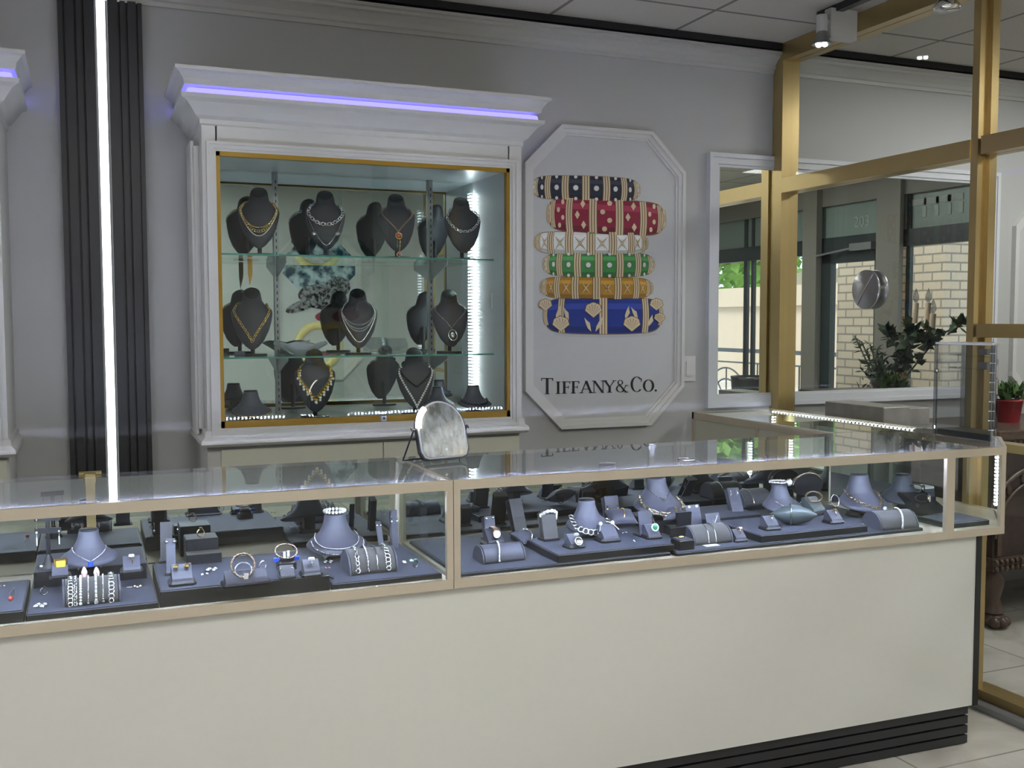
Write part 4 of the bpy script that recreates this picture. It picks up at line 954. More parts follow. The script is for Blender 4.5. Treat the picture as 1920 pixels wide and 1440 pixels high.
# ---- slanted card / tall ramp
def tall_ramp(p, h, w, rz, label, lean=.35, mat='velvet', name='earring_stand', hook=True):
    t = thing(name, label, 'earring stand', tuple(p), rz)
    y1 = h*lean
    m = M().prismX([(-.012, .006), (-.009, .006), (y1, h), (y1-.003, h+.001)], -w/2, w/2)
    if hook: m.prismX([(y1-.003, h+.001), (y1, h-.002), (y1+.022, h-.012), (y1+.022, h-.009)], -w/2, w/2).prismX([(y1+.019, h-.01), (y1+.022, h-.01), (.012, .006), (.009, .006)], -w/2, w/2)
    lp_('panel', m, mat, t)
    lp_('stand_base', M().box((-w/2-.004, -.018, 0), (w/2+.004, .024 if hook else .03, .006), 0, .003), 'blk', t); t.empty_display_size = h
    return t
def ear_pair(t, h, w, lean, mat, label, kind='stud', r=.0035, drop=.0, frac=.85, gem=None):
    f = TW(t); nt = None
    for sx in (-1, 1):
        k = frac; c = f((sx*w*.27, -.0105+(h*lean+.0085)*k-.004, .006+(h-.006)*k))
        if nt is None: nt = thing('earring_pair', label, 'earrings', tuple(c))
        m = M()
        if kind == 'stud': m.ball(c, r)
        if kind == 'hoop': m.torus(c-Vector((0, 0, r)), r, r*.22, (0, -1, .3), 14, 5)
        if kind == 'drop': m.ball(c, r*.5).tube([c, c-Vector((0, 0, drop))], .0006, 4).ball(c-Vector((0, .001, drop)), r, sc=(.8, .7, 1.3))
        if kind == 'links': chain([c, c-Vector((0, .003, drop*.5)), c-Vector((0, .003, drop))], 'links', r, m)
        part('earring', m, gem or mat, nt)
    return nt
def tbar(p, h, w, rz, label, bars=2):
    t = thing('earring_tree', label, 'earring stand', tuple(p), rz)
    lp_('pole', M().box((-.005, -.003, .0), (-.001, .001, h)).box((.001, -.003, 0), (.005, .001, h)), 'blk', t)
    for i in range(bars): z = h-.006-i*.032; lp_('crossbar', M().box((-w/2, -.004, z-.007), (w/2, .003, z+.007)), 'blk', t)
    lp_('stand_base', M().lathe([(.024, 0), (.024, .003), (.012, .02), (.006, .035)], (0, 0, 0), 18), 'blk', t)
    return t
def hanging(p, mat, label, L=.03, r=.003, dx=.035, kind='drop'):
    nt = thing('earring_pair', label, 'earrings', tuple(p))
    for sx in (-1, 1):
        c = Vector(p)+Vector((sx*dx, -.006, 0)); m = M().ball(c, r)
        if kind == 'drop': m.tube([c, c-Vector((0, 0, L))], .0007, 4).tube([c-Vector((0, 0, L*.4)), c-Vector((0, 0, L))], r*.6, 6)
        else: m.torus(c-Vector((0, 0, L/2)), L/2, r*.5, (0, 1, 0), 16, 5)
        part('earring', m, mat, nt)
    return nt
def loose(p, mat, gem, label, r=.006, n=3, name='earring_pair', cat='earrings'):
    nt = thing(name, label, cat, tuple(p)); p = Vector(p)
    for i in range(n):
        a = 2*PI*i/n+.4; q = p+Vector((r*1.3*cos(a), r*1.1*sin(a), r*.55))
        part('stone', gem_m(q-Vector((0, 0, r*.2)), r*.62), gem, nt)
        part('mount', M().torus(q, r*.7, r*.18, (.2, -.3, 1), 12, 5), mat, nt)
    return nt
def watch(p, rz, label, mat='silver', face='tag', R=.028, strap='silver', tilt=0.):
    t = thing('wrist_watch', label, 'watch', tuple(p), rz)
    m = M()
    for i in range(20):
        a = .5+(2*PI-1.)*i/19; m.box((-.007, -.0045, -.0014), (.007, .0045, .0014)) if 0 else None
        c = Vector((0, R*.85*sin(a), R*.75*(1-cos(a)*-1)/1)) if 0 else Vector((0, -R*cos(a), R*.62+R*.6*sin(a)))
        tn = Vector((0, R*sin(a), R*.6*cos(a))).normalized(); m.bar(c-tn*.0042, c+tn*.0042, .014, .0024, up=(0, -cos(a), sin(a)))
    lp_('strap', m, strap, t)
    c = Vector((0, -R, R*.62)); cs = M().lathe([(.001, 0), (.0135, 0), (.0145, .002), (.0145, .006), (.012, .0075)], (0, 0, 0), 22).xf(lambda v: Vector((v.x, c.y-v.z+.003, c.z+v.y)))
    cc = lp_('watch_case', cs, mat, t)
    lp_('dial', M().lathe([(.0115, .0071), (.001, .0078)], (0, 0, 0), 22).xf(lambda v: Vector((v.x, c.y-v.z+.0025, c.z+v.y))), face, cc)
    return t
def bangle(c, R, r, nrm, mat, label, kind='thin', sx=1., arc=None, up=None, name='bangle'):
    m = M()
    if kind == 'thin': m.torus(c, R, r, nrm, 32, 7, 0, sx, up=up, arc=arc)
    else:
        c = Vector(c); w = Vector(nrm).normalized(); u = (Vector(up) if up else w.orthogonal()); u = (u-w*u.dot(w)).normalized(); v = w.cross(u)
        P = [c+u*(R*cos(2*PI*i/48))+v*(R*sx*sin(2*PI*i/48)) for i in range(49)]; chain(P, kind, r, m)
    return solo(name, m, mat, label, 'bangle')
def clear_tag(p, w, h, label, rz=0):
    m = M().bar(Vector(p)+Vector((-w/2, 0, h/2)), Vector(p)+Vector((w/2, 0, h/2)), .0008, h, up=(0, .5, 1)); return solo('price_tag', m, 'tag', label, 'tag')

# ================================================================ WALL CABINET CONTENTS
S1, S2, S0 = 1.66, 1.292, 1.059
def cab(px, py, z, yv=3.85): p = on(2, z, px, py); q = on(1, yv, px, py); return Vector((q.x, yv, z))
R1 = -.20
def pend_disc(mat, gem, r, drop=0., n=1):
    def f(nt, c):
        c = c+Vector((0, -.005, -r-.003-drop)); m = M().torus(c, r, r*.22, (0, -1, .25), 20, 6); pd = part('pendant', m, mat, nt)
        part('stone', M().ball(c, r*.72, sc=(1, .4, 1), n=12, m=8), gem, pd)
    return f
b = []
for i, (px, lab) in enumerate(((487, 'dark bust on the top shelf, leftmost, with layered gold bead chains'), (611, 'dark bust on the top shelf with a thick silver chain'), (744, 'dark bust on the top shelf with a red stone lariat'), (866, 'dark bust on the top shelf, rightmost, with a bright silver choker'))):
    q = cab(px, 470, S1); b.append(tall_bust(q.x, q.y, S1, R1+.02*i, lab, 1.0))
on_tall(b[0], .185, .085, 2.0, 'beads', .0022, 'goldj', 'short gold bead necklace, upper strand on the leftmost top bust')
on_tall(b[0], .165, .055, 1.5, 'beads', .0018, 'pearl', 'long pale bead necklace hanging lower on the leftmost top bust')
on_tall(b[0], .18, .072, 1.9, 'rings', .004, 'goldj', 'gold ring link chain between the two strands of the leftmost top bust')
on_tall(b[1], .186, .105, 2.1, 'links', .0062, 'silver', 'thick silver curb necklace high on the second top bust')
def twod(nt, c): pass
P_ = on_tall(b[1], .16, .028, 1.45, 'thin', .0012, 'dsilver', 'thin long chain with two round discs below the thick silver necklace', pend=lambda nt, c: [part('disc', M().lathe([(.001, -.002), (.009, -.002), (.009, .002), (.001, .002)], tuple(TW(b[1])((sx*.043, -.047, .085))), 16, ax=1), 'dsilver', nt) for sx in (-1, 1)])
on_tall(b[2], .18, .085, 1.9, 'links', .0028, 'rose', 'gold lariat necklace with dark red cameo pendants', v=1.1, pend=lambda nt, c: [pend_disc('goldj', 'red', .012)(nt, c), part('tassel', chain([c-Vector((.006, .004, .03)), c-Vector((.007, .01, .06))], 'beads', .0022), 'goldj', nt), part('tassel', chain([c-Vector((-.006, .004, .03)), c-Vector((0, .012, .085))], 'beads', .0022), 'goldj', nt), pend_disc('rose', 'red', .008, .075)(nt, c)])
on_tall(b[3], .19, .095, 2.2, 'links', .0050, 'silver', 'bright silver twisted link choker on the rightmost top bust')
m_ = []
for px, lab in ((474, 'dark bust on the middle shelf, leftmost, with a long gold link chain'), (672, 'dark bust on the middle shelf with four silver strands'), (843, 'dark bust on the middle shelf, rightmost, with an oval ring pendant')):
    q = cab(px, 662, S2); m_.append(tall_bust(q.x, q.y, S2, R1+.03, lab, 1.0))
on_tall(m_[0], .17, .040, 1.6, 'links', .0045, 'goldj', 'long chunky gold link necklace on the leftmost middle bust', v=1.3)
for k, (zl, zh) in enumerate(((.10, .186), (.085, .184), (.075, .182), (.035, .176))):
    on_tall(m_[1], zh, zl, 2.0-.08*k, 'thin' if k == 3 else 'beads', .0016 if k == 3 else .0017, 'silver', ('uppermost', 'second', 'third', 'lowest and longest')[k]+' of the four silver strands on the middle shelf bust')
on_tall(m_[2], .165, .082, 1.3, 'beads', .0013, 'silver', 'fine silver necklace with a large oval ring pendant and grey stone', v=1.0, pend=lambda nt, c: [part('pendant_ring', M().torus(c+Vector((0, -.014, -.024)), .021, .0022, (0, -1, .25), 28, 6, sx=.82, up=(0, 0, 1)), 'silver', nt), part('stone', M().ball(c+Vector((0, -.012, -.024)), .013, sc=(.8, .3, 1.1), n=14, m=10), 'dsilver', nt)])
l_ = []
for px, lab in ((586, 'dark bust on the cabinet floor with a beaded gold bib necklace'), (771, 'dark bust on the cabinet floor with long champagne pearls')):
    q = cab(px, 772, S0); l_.append(tall_bust(q.x, 3.80, S0, R1+.05, lab, 1.02))
P = curve_on(l_[0], TALL, .172, .062, 1.6, 1.02, 0, .014, .004, 1.5)
nt = thing('necklace', 'gold bib necklace of dangling amber and clear beads', 'necklace', tuple(P[20])); part('chain', chain(P, 'links', .0042), 'goldj', nt)
mm = M(); mg = M()
for i, p in enumerate(resample(P, .012)):
    mm.ball(p+Vector((0, -.006, -.009)), .0042); mg.ball(p+Vector((.003*(-1)**i, -.008, -.019)), .0052)
part('beads', mm, 'yellow', nt); part('drops', mg, 'pearl', nt)
on_tall(l_[1], .17, .018, 1.5, 'beads', .0038, 'pearl', 'long champagne pearl necklace reaching the foot of the right floor bust', v=1.6)
on_tall(l_[1], .187, .095, 2.0, 'beads', .0034, 'bead', 'short black bead necklace on the right floor bust', v=1.5)
q = cab(466, 782, S0); lf1 = low_form(q.x, 3.78, S0, 0, 'low dark collar stand at the bottom left of the wall cabinet', .72)
on_low(lf1, .036, .028, 1.4, 'thin', .0022, 'goldj', 'plain gold collar on the low stand at the bottom left of the cabinet', s=.72)
q = cab(880, 765, S0); lf2 = low_form(q.x, 3.80, S0, 0, 'low dark collar stand at the bottom right of the wall cabinet', .68)
on_low(lf2, .05, .038, 1.6, 'beads', .0045, 'bead', 'dark stone bead necklace on the low stand at the bottom right of the cabinet', s=.68)
q = cab(832, 760, S0); low_form(q.x, 3.92, S0, .3, 'low empty dark collar stand behind the table mirror in the wall cabinet', .62)
# glass bowl, crystal vase and tan dagger-like ornament
K['frost'] = pm('frosted_glass', (.62, .66, .67), .18, coat=.5)
q = cab(565, 668, S2); bw = M().lathe([(.02, S2), (.03, S2+.004), (.055, S2+.022), (.085, S2+.045), (.088, S2+.047), (.078, S2+.044), (.045, S2+.020), (.001, S2+.014)], (q.x+.0, 3.86, 0), 30)
bw.xf(lambda v: Vector((q.x+(v.x-q.x)*1.15, 3.86+(v.y-3.86)*.8, v.z+.006*sin(6*math.atan2(v.y-3.86, v.x-q.x))*((v.z-S2)/.047))))
solo('glass_dish', bw, 'frost', 'frosted wavy glass dish on the middle shelf', 'dish')
q = cab(743, 664, S2)
v = M().lathe([(.025, S2), (.05, S2+.004), (.055, S2+.03), (.046, S2+.06), (.044, S2+.06), (.05, S2+.03), (.02, S2+.01), (.001, S2+.01)], (q.x, 3.88, 0), 20, sm=False)
solo('crystal_bowl', v, 'acry', 'small cut crystal bowl between the busts on the middle shelf', 'bowl')
q = on(1, 3.9, 474, 600); cl = M()
P = [on(1, 3.9, 475, 552), on(1, 3.9, 476, 570), on(1, 3.88, 478, 598)]; chain(P, 'links', .004, cl)
K['tan'] = pm('orange_amber', (.75, .38, .05), .3)
og = thing('hanging_pendant', 'orange blade shaped pendant hanging from the top shelf on a gold chain', 'pendant', tuple(on(1, 3.9, 468, 485)))
part('blade', M().prismY([(on(1, 3.9, 464, 486).x, S1-.008), (on(1, 3.9, 473, 486).x, S1-.008), (on(1, 3.9, 473, 515).x, on(1, 3.9, 473, 515).z), (on(1, 3.9, 468, 536).x, on(1, 3.9, 468, 536).z), (on(1, 3.9, 465, 515).x, on(1, 3.9, 465, 515).z)], 3.895, 3.905), 'tan', og)
part('cord', M().tube([on(1, 3.9, 468, 536), on(1, 3.9, 475, 552)], .001, 4), 'silver', og); part('chain', cl, 'goldj', og)
q = cab(440, 662, S2, 3.80); solo('card_roll', M().cyl((q.x, 3.80, S2+.010), (q.x+.035, 3.80, S2+.010), .010, n=16), 'velvet', 'small rolled velvet cloth at the left end of the middle shelf', 'cloth')
q = on(1, 3.66+.1, 936, 564); solo('switch_plate', M().box((1.478, 3.76, q.z-.03), (1.484-.0045+.003, 3.785, q.z+.03)), 'white', 'small white plate on the right inner side of the wall cabinet', 'plate')

# ================================================================ LEFT SHOWCASE CONTENTS
DK = .7341; ZA, ZM, ZB, ZR = .750, .775, .750, .792
xa0, xa1 = at(48, 1155, ZA).x, at(296, 1125, ZA).x
tray('display_tray', at(-90, 1170, .76).x, xa0-.004, 2.552, 2.86, .762, DK, 'low slate tray at the far left edge of the showcase')
tray('display_tray', xa0, xa1, 2.552, 3.02, ZA, DK, 'low slate tray holding the front grey bracelet roll')
tray('display_riser', xa0+.006, xa1-.012, 2.80, 3.015, ZR, ZA+.0002, 'raised slate platform under the pale necklace stand')
xm0, xm1 = at(300, 1108, ZM).x, at(613, 1072, ZM).x
tray('display_riser', xm0, xm1, 2.552, 2.86, ZM, DK, 'black edged platform in the middle of the left showcase')
xb0, xb1 = xm1+.004, at(822, 1062, ZB).x
tray('display_tray', xb0, min(xb1, .86), 2.552, 2.99, ZB, DK, 'low slate tray with the four bracelet roll beside the joint')
f1 = low_form(*at(168, 1066, ZR)[:2], ZR, .05, 'lilac grey necklace stand with fine chain and blue stone, left showcase', .66)
on_low(f1, .060, .036, 1.35, 'beads', .0017, 'silver', 'fine silver necklace with a square blue pendant', v=.95, s=.66, pend=lambda nt, c: part('pendant', M().box(c+Vector((-.006, -.009, -.010)), c+Vector((.006, -.003, .002)), 0, .002), 'blue', nt))
r = ramp(at(247, 1072, ZR), 0, 'ring stand at the right of the raised platform, left showcase', 1.05); ring_on(r, 'goldj', 'gem', 'ring with a diamond shaped gold top', gr=.007, big=True)
r = ramp(at(113, 1082, ZR), 0, 'small stand holding the yellow stone pendant', .95, 'pendant_stand', 'pendant stand')
c = at(115, 1077, ZR)+Vector((0, -.024, .012)); nt = thing('pendant', 'rectangular yellow stone pendant in a gold border, leaning on its stand', 'pendant', tuple(c))
part('border', M().box((c.x-.016, c.y-.004, c.z-.006), (c.x+.016, c.y+.001, c.z+.034), 0, .003), 'goldj', nt); part('stone', M().box((c.x-.011, c.y-.007, c.z-.001), (c.x+.011, c.y-.003, c.z+.029), 0, .002), 'yellow', nt)
q = at(78, 1078, ZR); solo('clear_cube', M().box((q.x-.011, q.y-.01, ZR), (q.x+.013, q.y+.012, ZR+.022), 0, .003), 'acry', 'clear acrylic cube holding a ring, beside the yellow pendant', 'cube')
t = tbar(at(92, 1065, ZR), .135, .062, -.2, 'black double crossbar earring tree with hanging white drops')
hanging(t.location+Vector((0, 0, .127)), 'silver', 'silver stud drops hanging from the upper crossbar', .024, .0028, .025); hanging(t.location+Vector((0, -.002, .095)), 'tag', 'long white drop earrings hanging from the lower crossbar', .034, .003, .026)
for px, lab in ((158, 'pink crystal cone earring behind the bracelet roll, left one'), (181, 'pink crystal cone earring behind the bracelet roll, right one')):
    q = at(px, 1082, ZR); solo('crystal_point', M().lathe([(.006, q.z), (.0075, q.z+.012), (.004, q.z+.022), (.001, q.z+.026)], (q.x, q.y, 0), 7, sm=False), 'pink', lab, 'crystal')
q = at(172, 1128, ZA); ra = roll((q.x, 2.64, ZA), .124, .052, 'grey velvet half roll carrying seven bracelets, left showcase', .03)
for k, (dx, kd, rr, mt, lab) in enumerate(((-.046, 'rings', .0055, 'silver', 'silver wide cross link bracelet, leftmost on the front roll'), (-.035, 'links', .0044, 'silver', 'silver oval link bracelet, second from the left on the front roll'), (-.024, 'beads', .0034, 'pearl', 'white crystal bracelet, third from the left on the front roll'), (-.007, 'beads', .0024, 'silver', 'fine tennis bracelet with cross clasp in the middle of the front roll'), (.010, 'curb', .0044, 'silver', 'flat braided silver bracelet right of the middle of the front roll'), (.026, 'beads', .0025, 'silver', 'thin silver bead bracelet, second from the right on the front roll'), (.044, 'rings', .0058, 'silver', 'silver open link bracelet, rightmost on the front roll'))):
    roll_bracelet(ra, .052, dx, kd, rr, mt, lab, .03, .80, .004)
loose_ring(at(83, 1116, ZA), 'dsilver', 'bead', 'dark stone ring with a white tag on the front left tray'); loose(at(76, 1138, ZA), 'silver', 'gem', 'cluster of clear stones mounted in silver at the front left corner', .008, 4, 'stone_cluster', 'brooch')
loose(at(258, 1102, ZA), 'rose', 'gem', 'low jewelled ring lying right of the front roll', .006, 3, 'finger_ring', 'ring'); q = at(243, 1101, ZA); solo('price_tag', M().box((q.x-.007, q.y-.003, ZA), (q.x+.006, q.y+.003, ZA+.001)), 'tag', 'white price tag left of the jewelled ring near the front roll', 'tag')
q = at(20, 1126, .762); nt = thing('pendant', 'red bead pendant on a fine cord at the far left of the showcase', 'pendant', tuple(q)); part('stone', M().ball(q+Vector((0, 0, .005)), .006), 'red', nt); part('cord', M().tube([q+Vector((0, .004, .003)), q+Vector((-.006, .06, .002)), q+Vector((.0, .12, .002)), q+Vector((.008, .06, .002)), q+Vector((.002, .004, .003))], .0008, 4), 'dsilver', nt)
loose(at(4, 1100, .762), 'goldj', 'pink', 'pair of tiny pink stone studs at the far left edge', .004, 2)
# middle platform
t = tall_ramp(at(321, 1076, ZM), .088, .022, -.1, 'slim tall black stand with silver ball studs, left end of the middle platform', .2); ear_pair(t, .088, .036, .2, 'silver', 'large silver ball studs on the slim tall stand', 'stud', .0055, frac=.92)
t = tall_ramp(at(323, 1062, ZM)+Vector((-.01, .06, 0)), .105, .03, -.1, 'black forked earring stand behind the slim tall stand', .15, 'blk'); ear_pair(t, .115, .11, .15, 'silver', 'silver drop earrings on the black forked stand', 'drop', .003, .02, frac=.9)
r = ramp(at(341, 1094, ZM), 0, 'wide ramp with two gold studs at the front of the middle platform', 1.25, 'earring_ramp', 'earring stand'); nt = thing('earring_pair', 'square gold stud earrings on the wide ramp', 'earrings', tuple(r.location+Vector((0, 0, .045))))
for sx in (-1, 1): part('earring', M().lathe([(.001, 0), (.0075, .001), (.006, .006), (.001, .008)], tuple(r.location+Vector((sx*.013, -.004, .042))), 6, sm=False), 'goldj', nt)
q = at(385, 1060, ZM); solo('flat_box', M().box((q.x-.045, 2.80, ZM), (q.x+.045, 2.85, ZM+.026), 0, .002), 'blk', 'black flat box at the back of the middle platform', 'box')
q = at(380, 1035, ZM); solo('black_block', M().box((at(343, 1030, ZM).x, 2.90, DK), (at(405, 1030, ZM).x, 2.98, .822), 0, .003), 'blk', 'black leather block standing behind the middle platform', 'block')
q = Vector((at(374, 1003, .822).x, 2.92, .8225)); loose_ring(q, 'goldj', 'bead', 'dark stone gold ring on top of the black leather block', .011, .006)
loose(at(397, 1070, ZM), 'silver', 'gem', 'silver flower cluster earrings in front of the flat black box', .008, 4); loose(at(384, 1078, ZM), 'silver', 'gem', 'small silver hoop lying beside the gold stud ramp', .005, 2)
q = at(461, 1094, ZM); t = thing('bangle_stand', 'wide black ramp carrying the rope bangle', 'bangle stand', (q.x, q.y, ZM)); part('stand_base', M().box((q.x-.058, q.y-.03, ZM), (q.x+.058, q.y+.03, ZM+.008), 0, .006), 'blk', t)
part('ramp', M().prismX([(q.y-.024, ZM+.008), (q.y+.024, ZM+.008), (q.y+.024, ZM+.03), (q.y+.012, ZM+.031), (q.y-.022, ZM+.012)], q.x-.05, q.x+.05), 'velvet', t)
bangle((q.x-.006, q.y+.0, ZM+.046), .028, .0034, (0, -1, .35), 'bronze', 'thick twisted rope bangle standing on the wide black ramp', 'curb'); bangle((q.x-.006, q.y-.006, ZM+.036), .020, .0016, (0, -1, .8), 'silver', 'slim silver bangle inside the rope bangle', 'links')
solo('price_tag', M().box((q.x-.008, q.y-.030, ZM+.018), (q.x+.002, q.y-.028, ZM+.032)), 'tag', 'white price tag hanging inside the rope bangle', 'tag')
loose_ring(at(493, 1080, ZM)+Vector((0, 0, .016)), 'silver', 'gem', 'solitaire ring at the right end of the wide black ramp', .010, .004)
q = at(537, 1066, ZM); t = thing('bangle_stand', 'small black block stand with blue tabs carrying a bronze bangle', 'bangle stand', (q.x, q.y, ZM)); part('block', M().box((q.x-.024, q.y-.02, ZM), (q.x+.024, q.y+.02, ZM+.022), 0, .006).box((q.x-.019, q.y-.016, ZM+.022), (q.x+.019, q.y+.016, ZM+.032), 0, .005), 'blk', t); part('tab', M().box((q.x-.034, q.y-.002, ZM+.020), (q.x+.034, q.y+.004, ZM+.030)), 'blue', t)
bangle((q.x, q.y, ZM+.046), .028, .0026, (0, -.55, 1), 'bronze', 'thin bronze cuff bangle on the small blue tabbed stand', 'curb'); 
for sx, k in ((-.006, 'left'), (.004, 'right')): solo('price_tag', M().box((q.x+sx-.006, q.y-.026, ZM+.036+sx*.3), (q.x+sx, q.y-.024, ZM+.052+sx*.3)), 'tag', k+' of the two white tags on the bronze cuff bangle', 'tag')
r = tall_ramp(at(538, 1082, ZM), .028, .034, 0, 'short black stand with silver bar earrings in front of the bronze cuff', .4); ear_pair(r, .028, .05, .4, 'silver', 'silver half hoop earrings on the short black stand', 'hoop', .005, frac=.8)
r = ramp(at(583, 1078, ZM), 0, 'ring stand at the right end of the middle platform', 1.05); ring_on(r, 'silver', 'gem', 'signet style silver ring at the right end of the middle platform', gr=.008, big=True)
loose(at(614, 1066, ZM), 'rose', 'red', 'small rosy bead end on the platform edge', .004, 2, 'bead_clasp', 'bead')
q = at(622, 1084, ZB); solo('bracelet', chain([at(604, 1072, ZB)+Vector((0, 0, .004)), q+Vector((-.004, 0, .004)), at(625, 1087, ZB)+Vector((0, 0, .004))], 'beads', .0035), 'bead', 'dark bead bracelet end dropping in front of the platform edge', 'bracelet')
f2 = low_form(*at(630, 1045, ZB)[:2], ZB, 0, 'large lilac grey necklace stand with two dark chains, left showcase', .84)
on_low(f2, .055, .036, 1.75, 'curb', .0026, 'dsilver', 'upper dark chain on the large necklace stand', v=2.1, s=.84); on_low(f2, .040, .0285, 1.35, 'beads', .0034, 'dsilver', 'lower dark bead chain on the large necklace stand', v=2.1, s=.84)
L = f2.location; bangle((L.x, L.y+.01, L.z+.124*.84+.028), .029, .0050, (0, 0, 1), 'pearl', 'chunky pale stone bangle lying on top of the large necklace stand', 'beads')
loose(at(615, 1056, ZB)+Vector((0, 0, 0)), 'silver', 'pearl', 'silver flower earrings left of the four bracelet roll', .008, 4)
q = at(707, 1080, ZB); rb = roll((q.x, 2.67, ZB), .128, .056, 'grey velvet half roll with four bracelets near the showcase joint', .0)
for dx, kd, rr, mt, lab in ((-.042, 'links', .0066, 'silver', 'silver wavy link bracelet, leftmost on the joint side roll'), (-.014, 'curb', .0038, 'dsilver', 'flat silver id bracelet, second on the joint side roll'), (.012, 'thin', .0026, 'dsilver', 'thin braided bracelet, third on the joint side roll'), (.041, 'rings', .0064, 'silver', 'silver open link bracelet, rightmost on the joint side roll')):
    roll_bracelet(rb, .056, dx, kd, rr, mt, lab, .06, .82, .006)
t = tall_ramp(Vector((XA(713, 2.86), 2.86, ZB)), .085, .016, .1, 'tall slim grey stand behind the joint side roll', .25, hook=False); ear_pair(t, .085, .02, .25, 'silver', 'silver star studs on the tall slim grey stand', 'stud', .004, frac=.88)
loose(at(765, 1056, ZB), 'silver', 'pearl', 'silver ball earrings right of the joint side roll', .010, 2); loose_ring(at(779, 1064, ZB), 'dsilver', 'green', 'ring with green and white enamel at the right of the joint side tray', .009, .006)
t = tall_ramp(Vector((.83, 2.90, DK)), .125, .02, 0, 'tall black T stand beside the dividing glass', .1); ear_pair(t, .125, .03, .1, 'silver', 'silver leverback earrings on the tall black T stand', 'drop', .004, .015, frac=.85)

# ================================================================ RIGHT SHOWCASE CONTENTS
def fr(x): return fy(x)+.022
ZC, ZD, ZF = .7445, .7665, .7665
def rt(name, px0, px1, py, z, z0, dep, lab, fo=0.):
    x0, x1 = at(px0, py, z).x, at(px1, py, z).x
    return tray(name, x0, x1, fr(x1)+fo+(.012 if fo == 0 else .012), fr(x0)+fo+dep, z, z0, lab)
x_ = [.905, 1.19, 1.50, 1.69, 2.10, 2.13, 2.53]
t1 = tray('display_tray', .905, at(1270, 1040, ZC).x, 2.545, 3.0, ZC, DK, 'low slate tray at the left end of the right showcase')
tray('display_tray', at(1272, 1038, ZC).x, at(1775, 1000, ZC).x, 2.527, 3.0, ZC, DK, 'long low slate tray at the right side of the right showcase')
d0, d1 = at(1036, 1036, ZD).x, at(1266, 1020, ZD).x
tray('display_riser', d0, d1, 2.552, 2.90, ZD, ZC+.0002, 'charcoal platform under the silver ring link necklace stand')
e0, e1 = at(1428, 1005, ZF).x, at(1630, 985, ZF).x
tray('display_riser', e0, e1, 2.545, 2.93, ZF, ZC+.0002, 'charcoal platform under the stand with a watch around its neck')
rc = roll((XA(936, 2.66), 2.66, ZC), .125, .043, 'plain grey half roll with a single silver bracelet', 0, 'velvet'); roll_bracelet(rc, .043, -.008, 'curb', .0038, 'silver', 'single silver bracelet crossing the plain grey roll', .05, .75, .022)
r = ramp(Vector((XA(925, 2.84), 2.84, ZC)), 0, 'tall black stand wearing a rose gold watch', 1.3, 'watch_stand', 'watch stand'); watch(r.location+Vector((0, -.0, .022)), 0, 'rose gold watch with a pale dial behind the plain roll', 'rose', 'tag', .026, 'rose')
t = tall_ramp(Vector((XA(918, 2.92), 2.92, ZC)), .07, .035, 0, 'black earring holder behind the rose gold watch', .1); ear_pair(t, .07, .04, .1, 'silver', 'silver heart studs on the black holder', 'stud', .005, frac=.93)
p = pillow(Vector((XA(984, 2.80), 2.80, ZC)), .075, .06, .034, .5, 'grey pillow with striped silver bangles, left of the platform', 'velvet'); pillow_bangle(p, .07, .034, 'silver', 'triple silver cable bangle on the left grey pillow', .003)
t = tall_ramp(Vector((XA(975, 2.94), 2.94, ZC)), .11, .045, .15, 'tall black leaning panel behind the left grey pillow', .3, 'blk'); 
t = tall_ramp(at(1030, 1012, ZD), .085, .048, .1, 'curved grey stand with a jewelled white bracelet over its top', .12, 'greyv', 'bracelet_stand')
hp = t.location+Vector((0, .01, .086)); solo('bracelet', chain([hp+Vector((-.026, -.004, -.012)), hp+Vector((-.012, -.014, 0)), hp+Vector((.012, -.014, .002)), hp+Vector((.027, -.002, -.008)), hp+Vector((.028, .004, -.03))], 'curb', .0055), 'pearl', 'jewelled white bracelet draped over the curved grey stand', 'bracelet')
f3 = low_form(*at(1101, 1005, ZD)[:2], ZD, 0, 'lilac grey necklace stand with large silver ring links', .74); on_low(f3, .056, .031, 1.5, 'rings', .0088, 'silver', 'bold silver ring link necklace', v=2.1, s=.74)
r = ramp(at(1076, 1026, ZD), .1, 'low black stand with a round silver medallion', 1.05, 'medallion_stand', 'brooch stand'); c = r.location+Vector((.004, -.022, .022)); nt = thing('medallion', 'round silver coin medallion leaning on its black stand', 'brooch', tuple(c)); part('coin', M().lathe([(.001, 0), (.013, 0), (.013, .003), (.010, .0035), (.010, .002), (.001, .002)], (0, 0, 0), 24).xf(lambda v: Vector((c.x+v.x, c.y-v.z*.8+v.y*.5, c.z+v.y*.85))), 'silver', nt); part('bow', M().ball(c+Vector((-.004, .006, .018)), .007, sc=(1.3, .5, .8)), 'pearl', nt)
r = ramp(at(1139, 1014, ZD), 0, 'wide grey ramp with pale ball studs', 1.3, 'earring_ramp', 'earring stand'); nt = thing('earring_pair', 'large pink pearl ball earrings on the wide grey ramp', 'earrings', tuple(r.location+Vector((0, 0, .05))))
for sx in (-1, 1): part('earring', M().ball(r.location+Vector((sx*.020, .006, .052)), .0062).cyl(r.location+Vector((sx*.020, .006, .050)), r.location+Vector((sx*.032, -.012, .034)), .0012), 'pearl', nt)
loose(at(1171, 1000, ZD), 'silver', 'pearl', 'small silver bead lying behind the wide grey ramp', .005, 2, 'bead_clasp', 'bead'); loose(at(1186, 1016, ZD), 'silver', 'gem', 'single clear stud lying on the platform left of the green pendant', .005, 1)
p = pillow(at(1170, 992, ZD)+Vector((0, .02, 0)), .095, .075, .045, -.15, 'shiny grey pillow with a gold bangle', 'velvet'); pillow_bangle(p, .09, .045, 'goldj', 'slim gold bangle with three beads on the shiny grey pillow', .0017)
r = ramp(at(1221, 1008, ZD), 0, 'black stand for the green stone pendant', 1.05, 'pendant_stand', 'pendant stand'); q = r.location
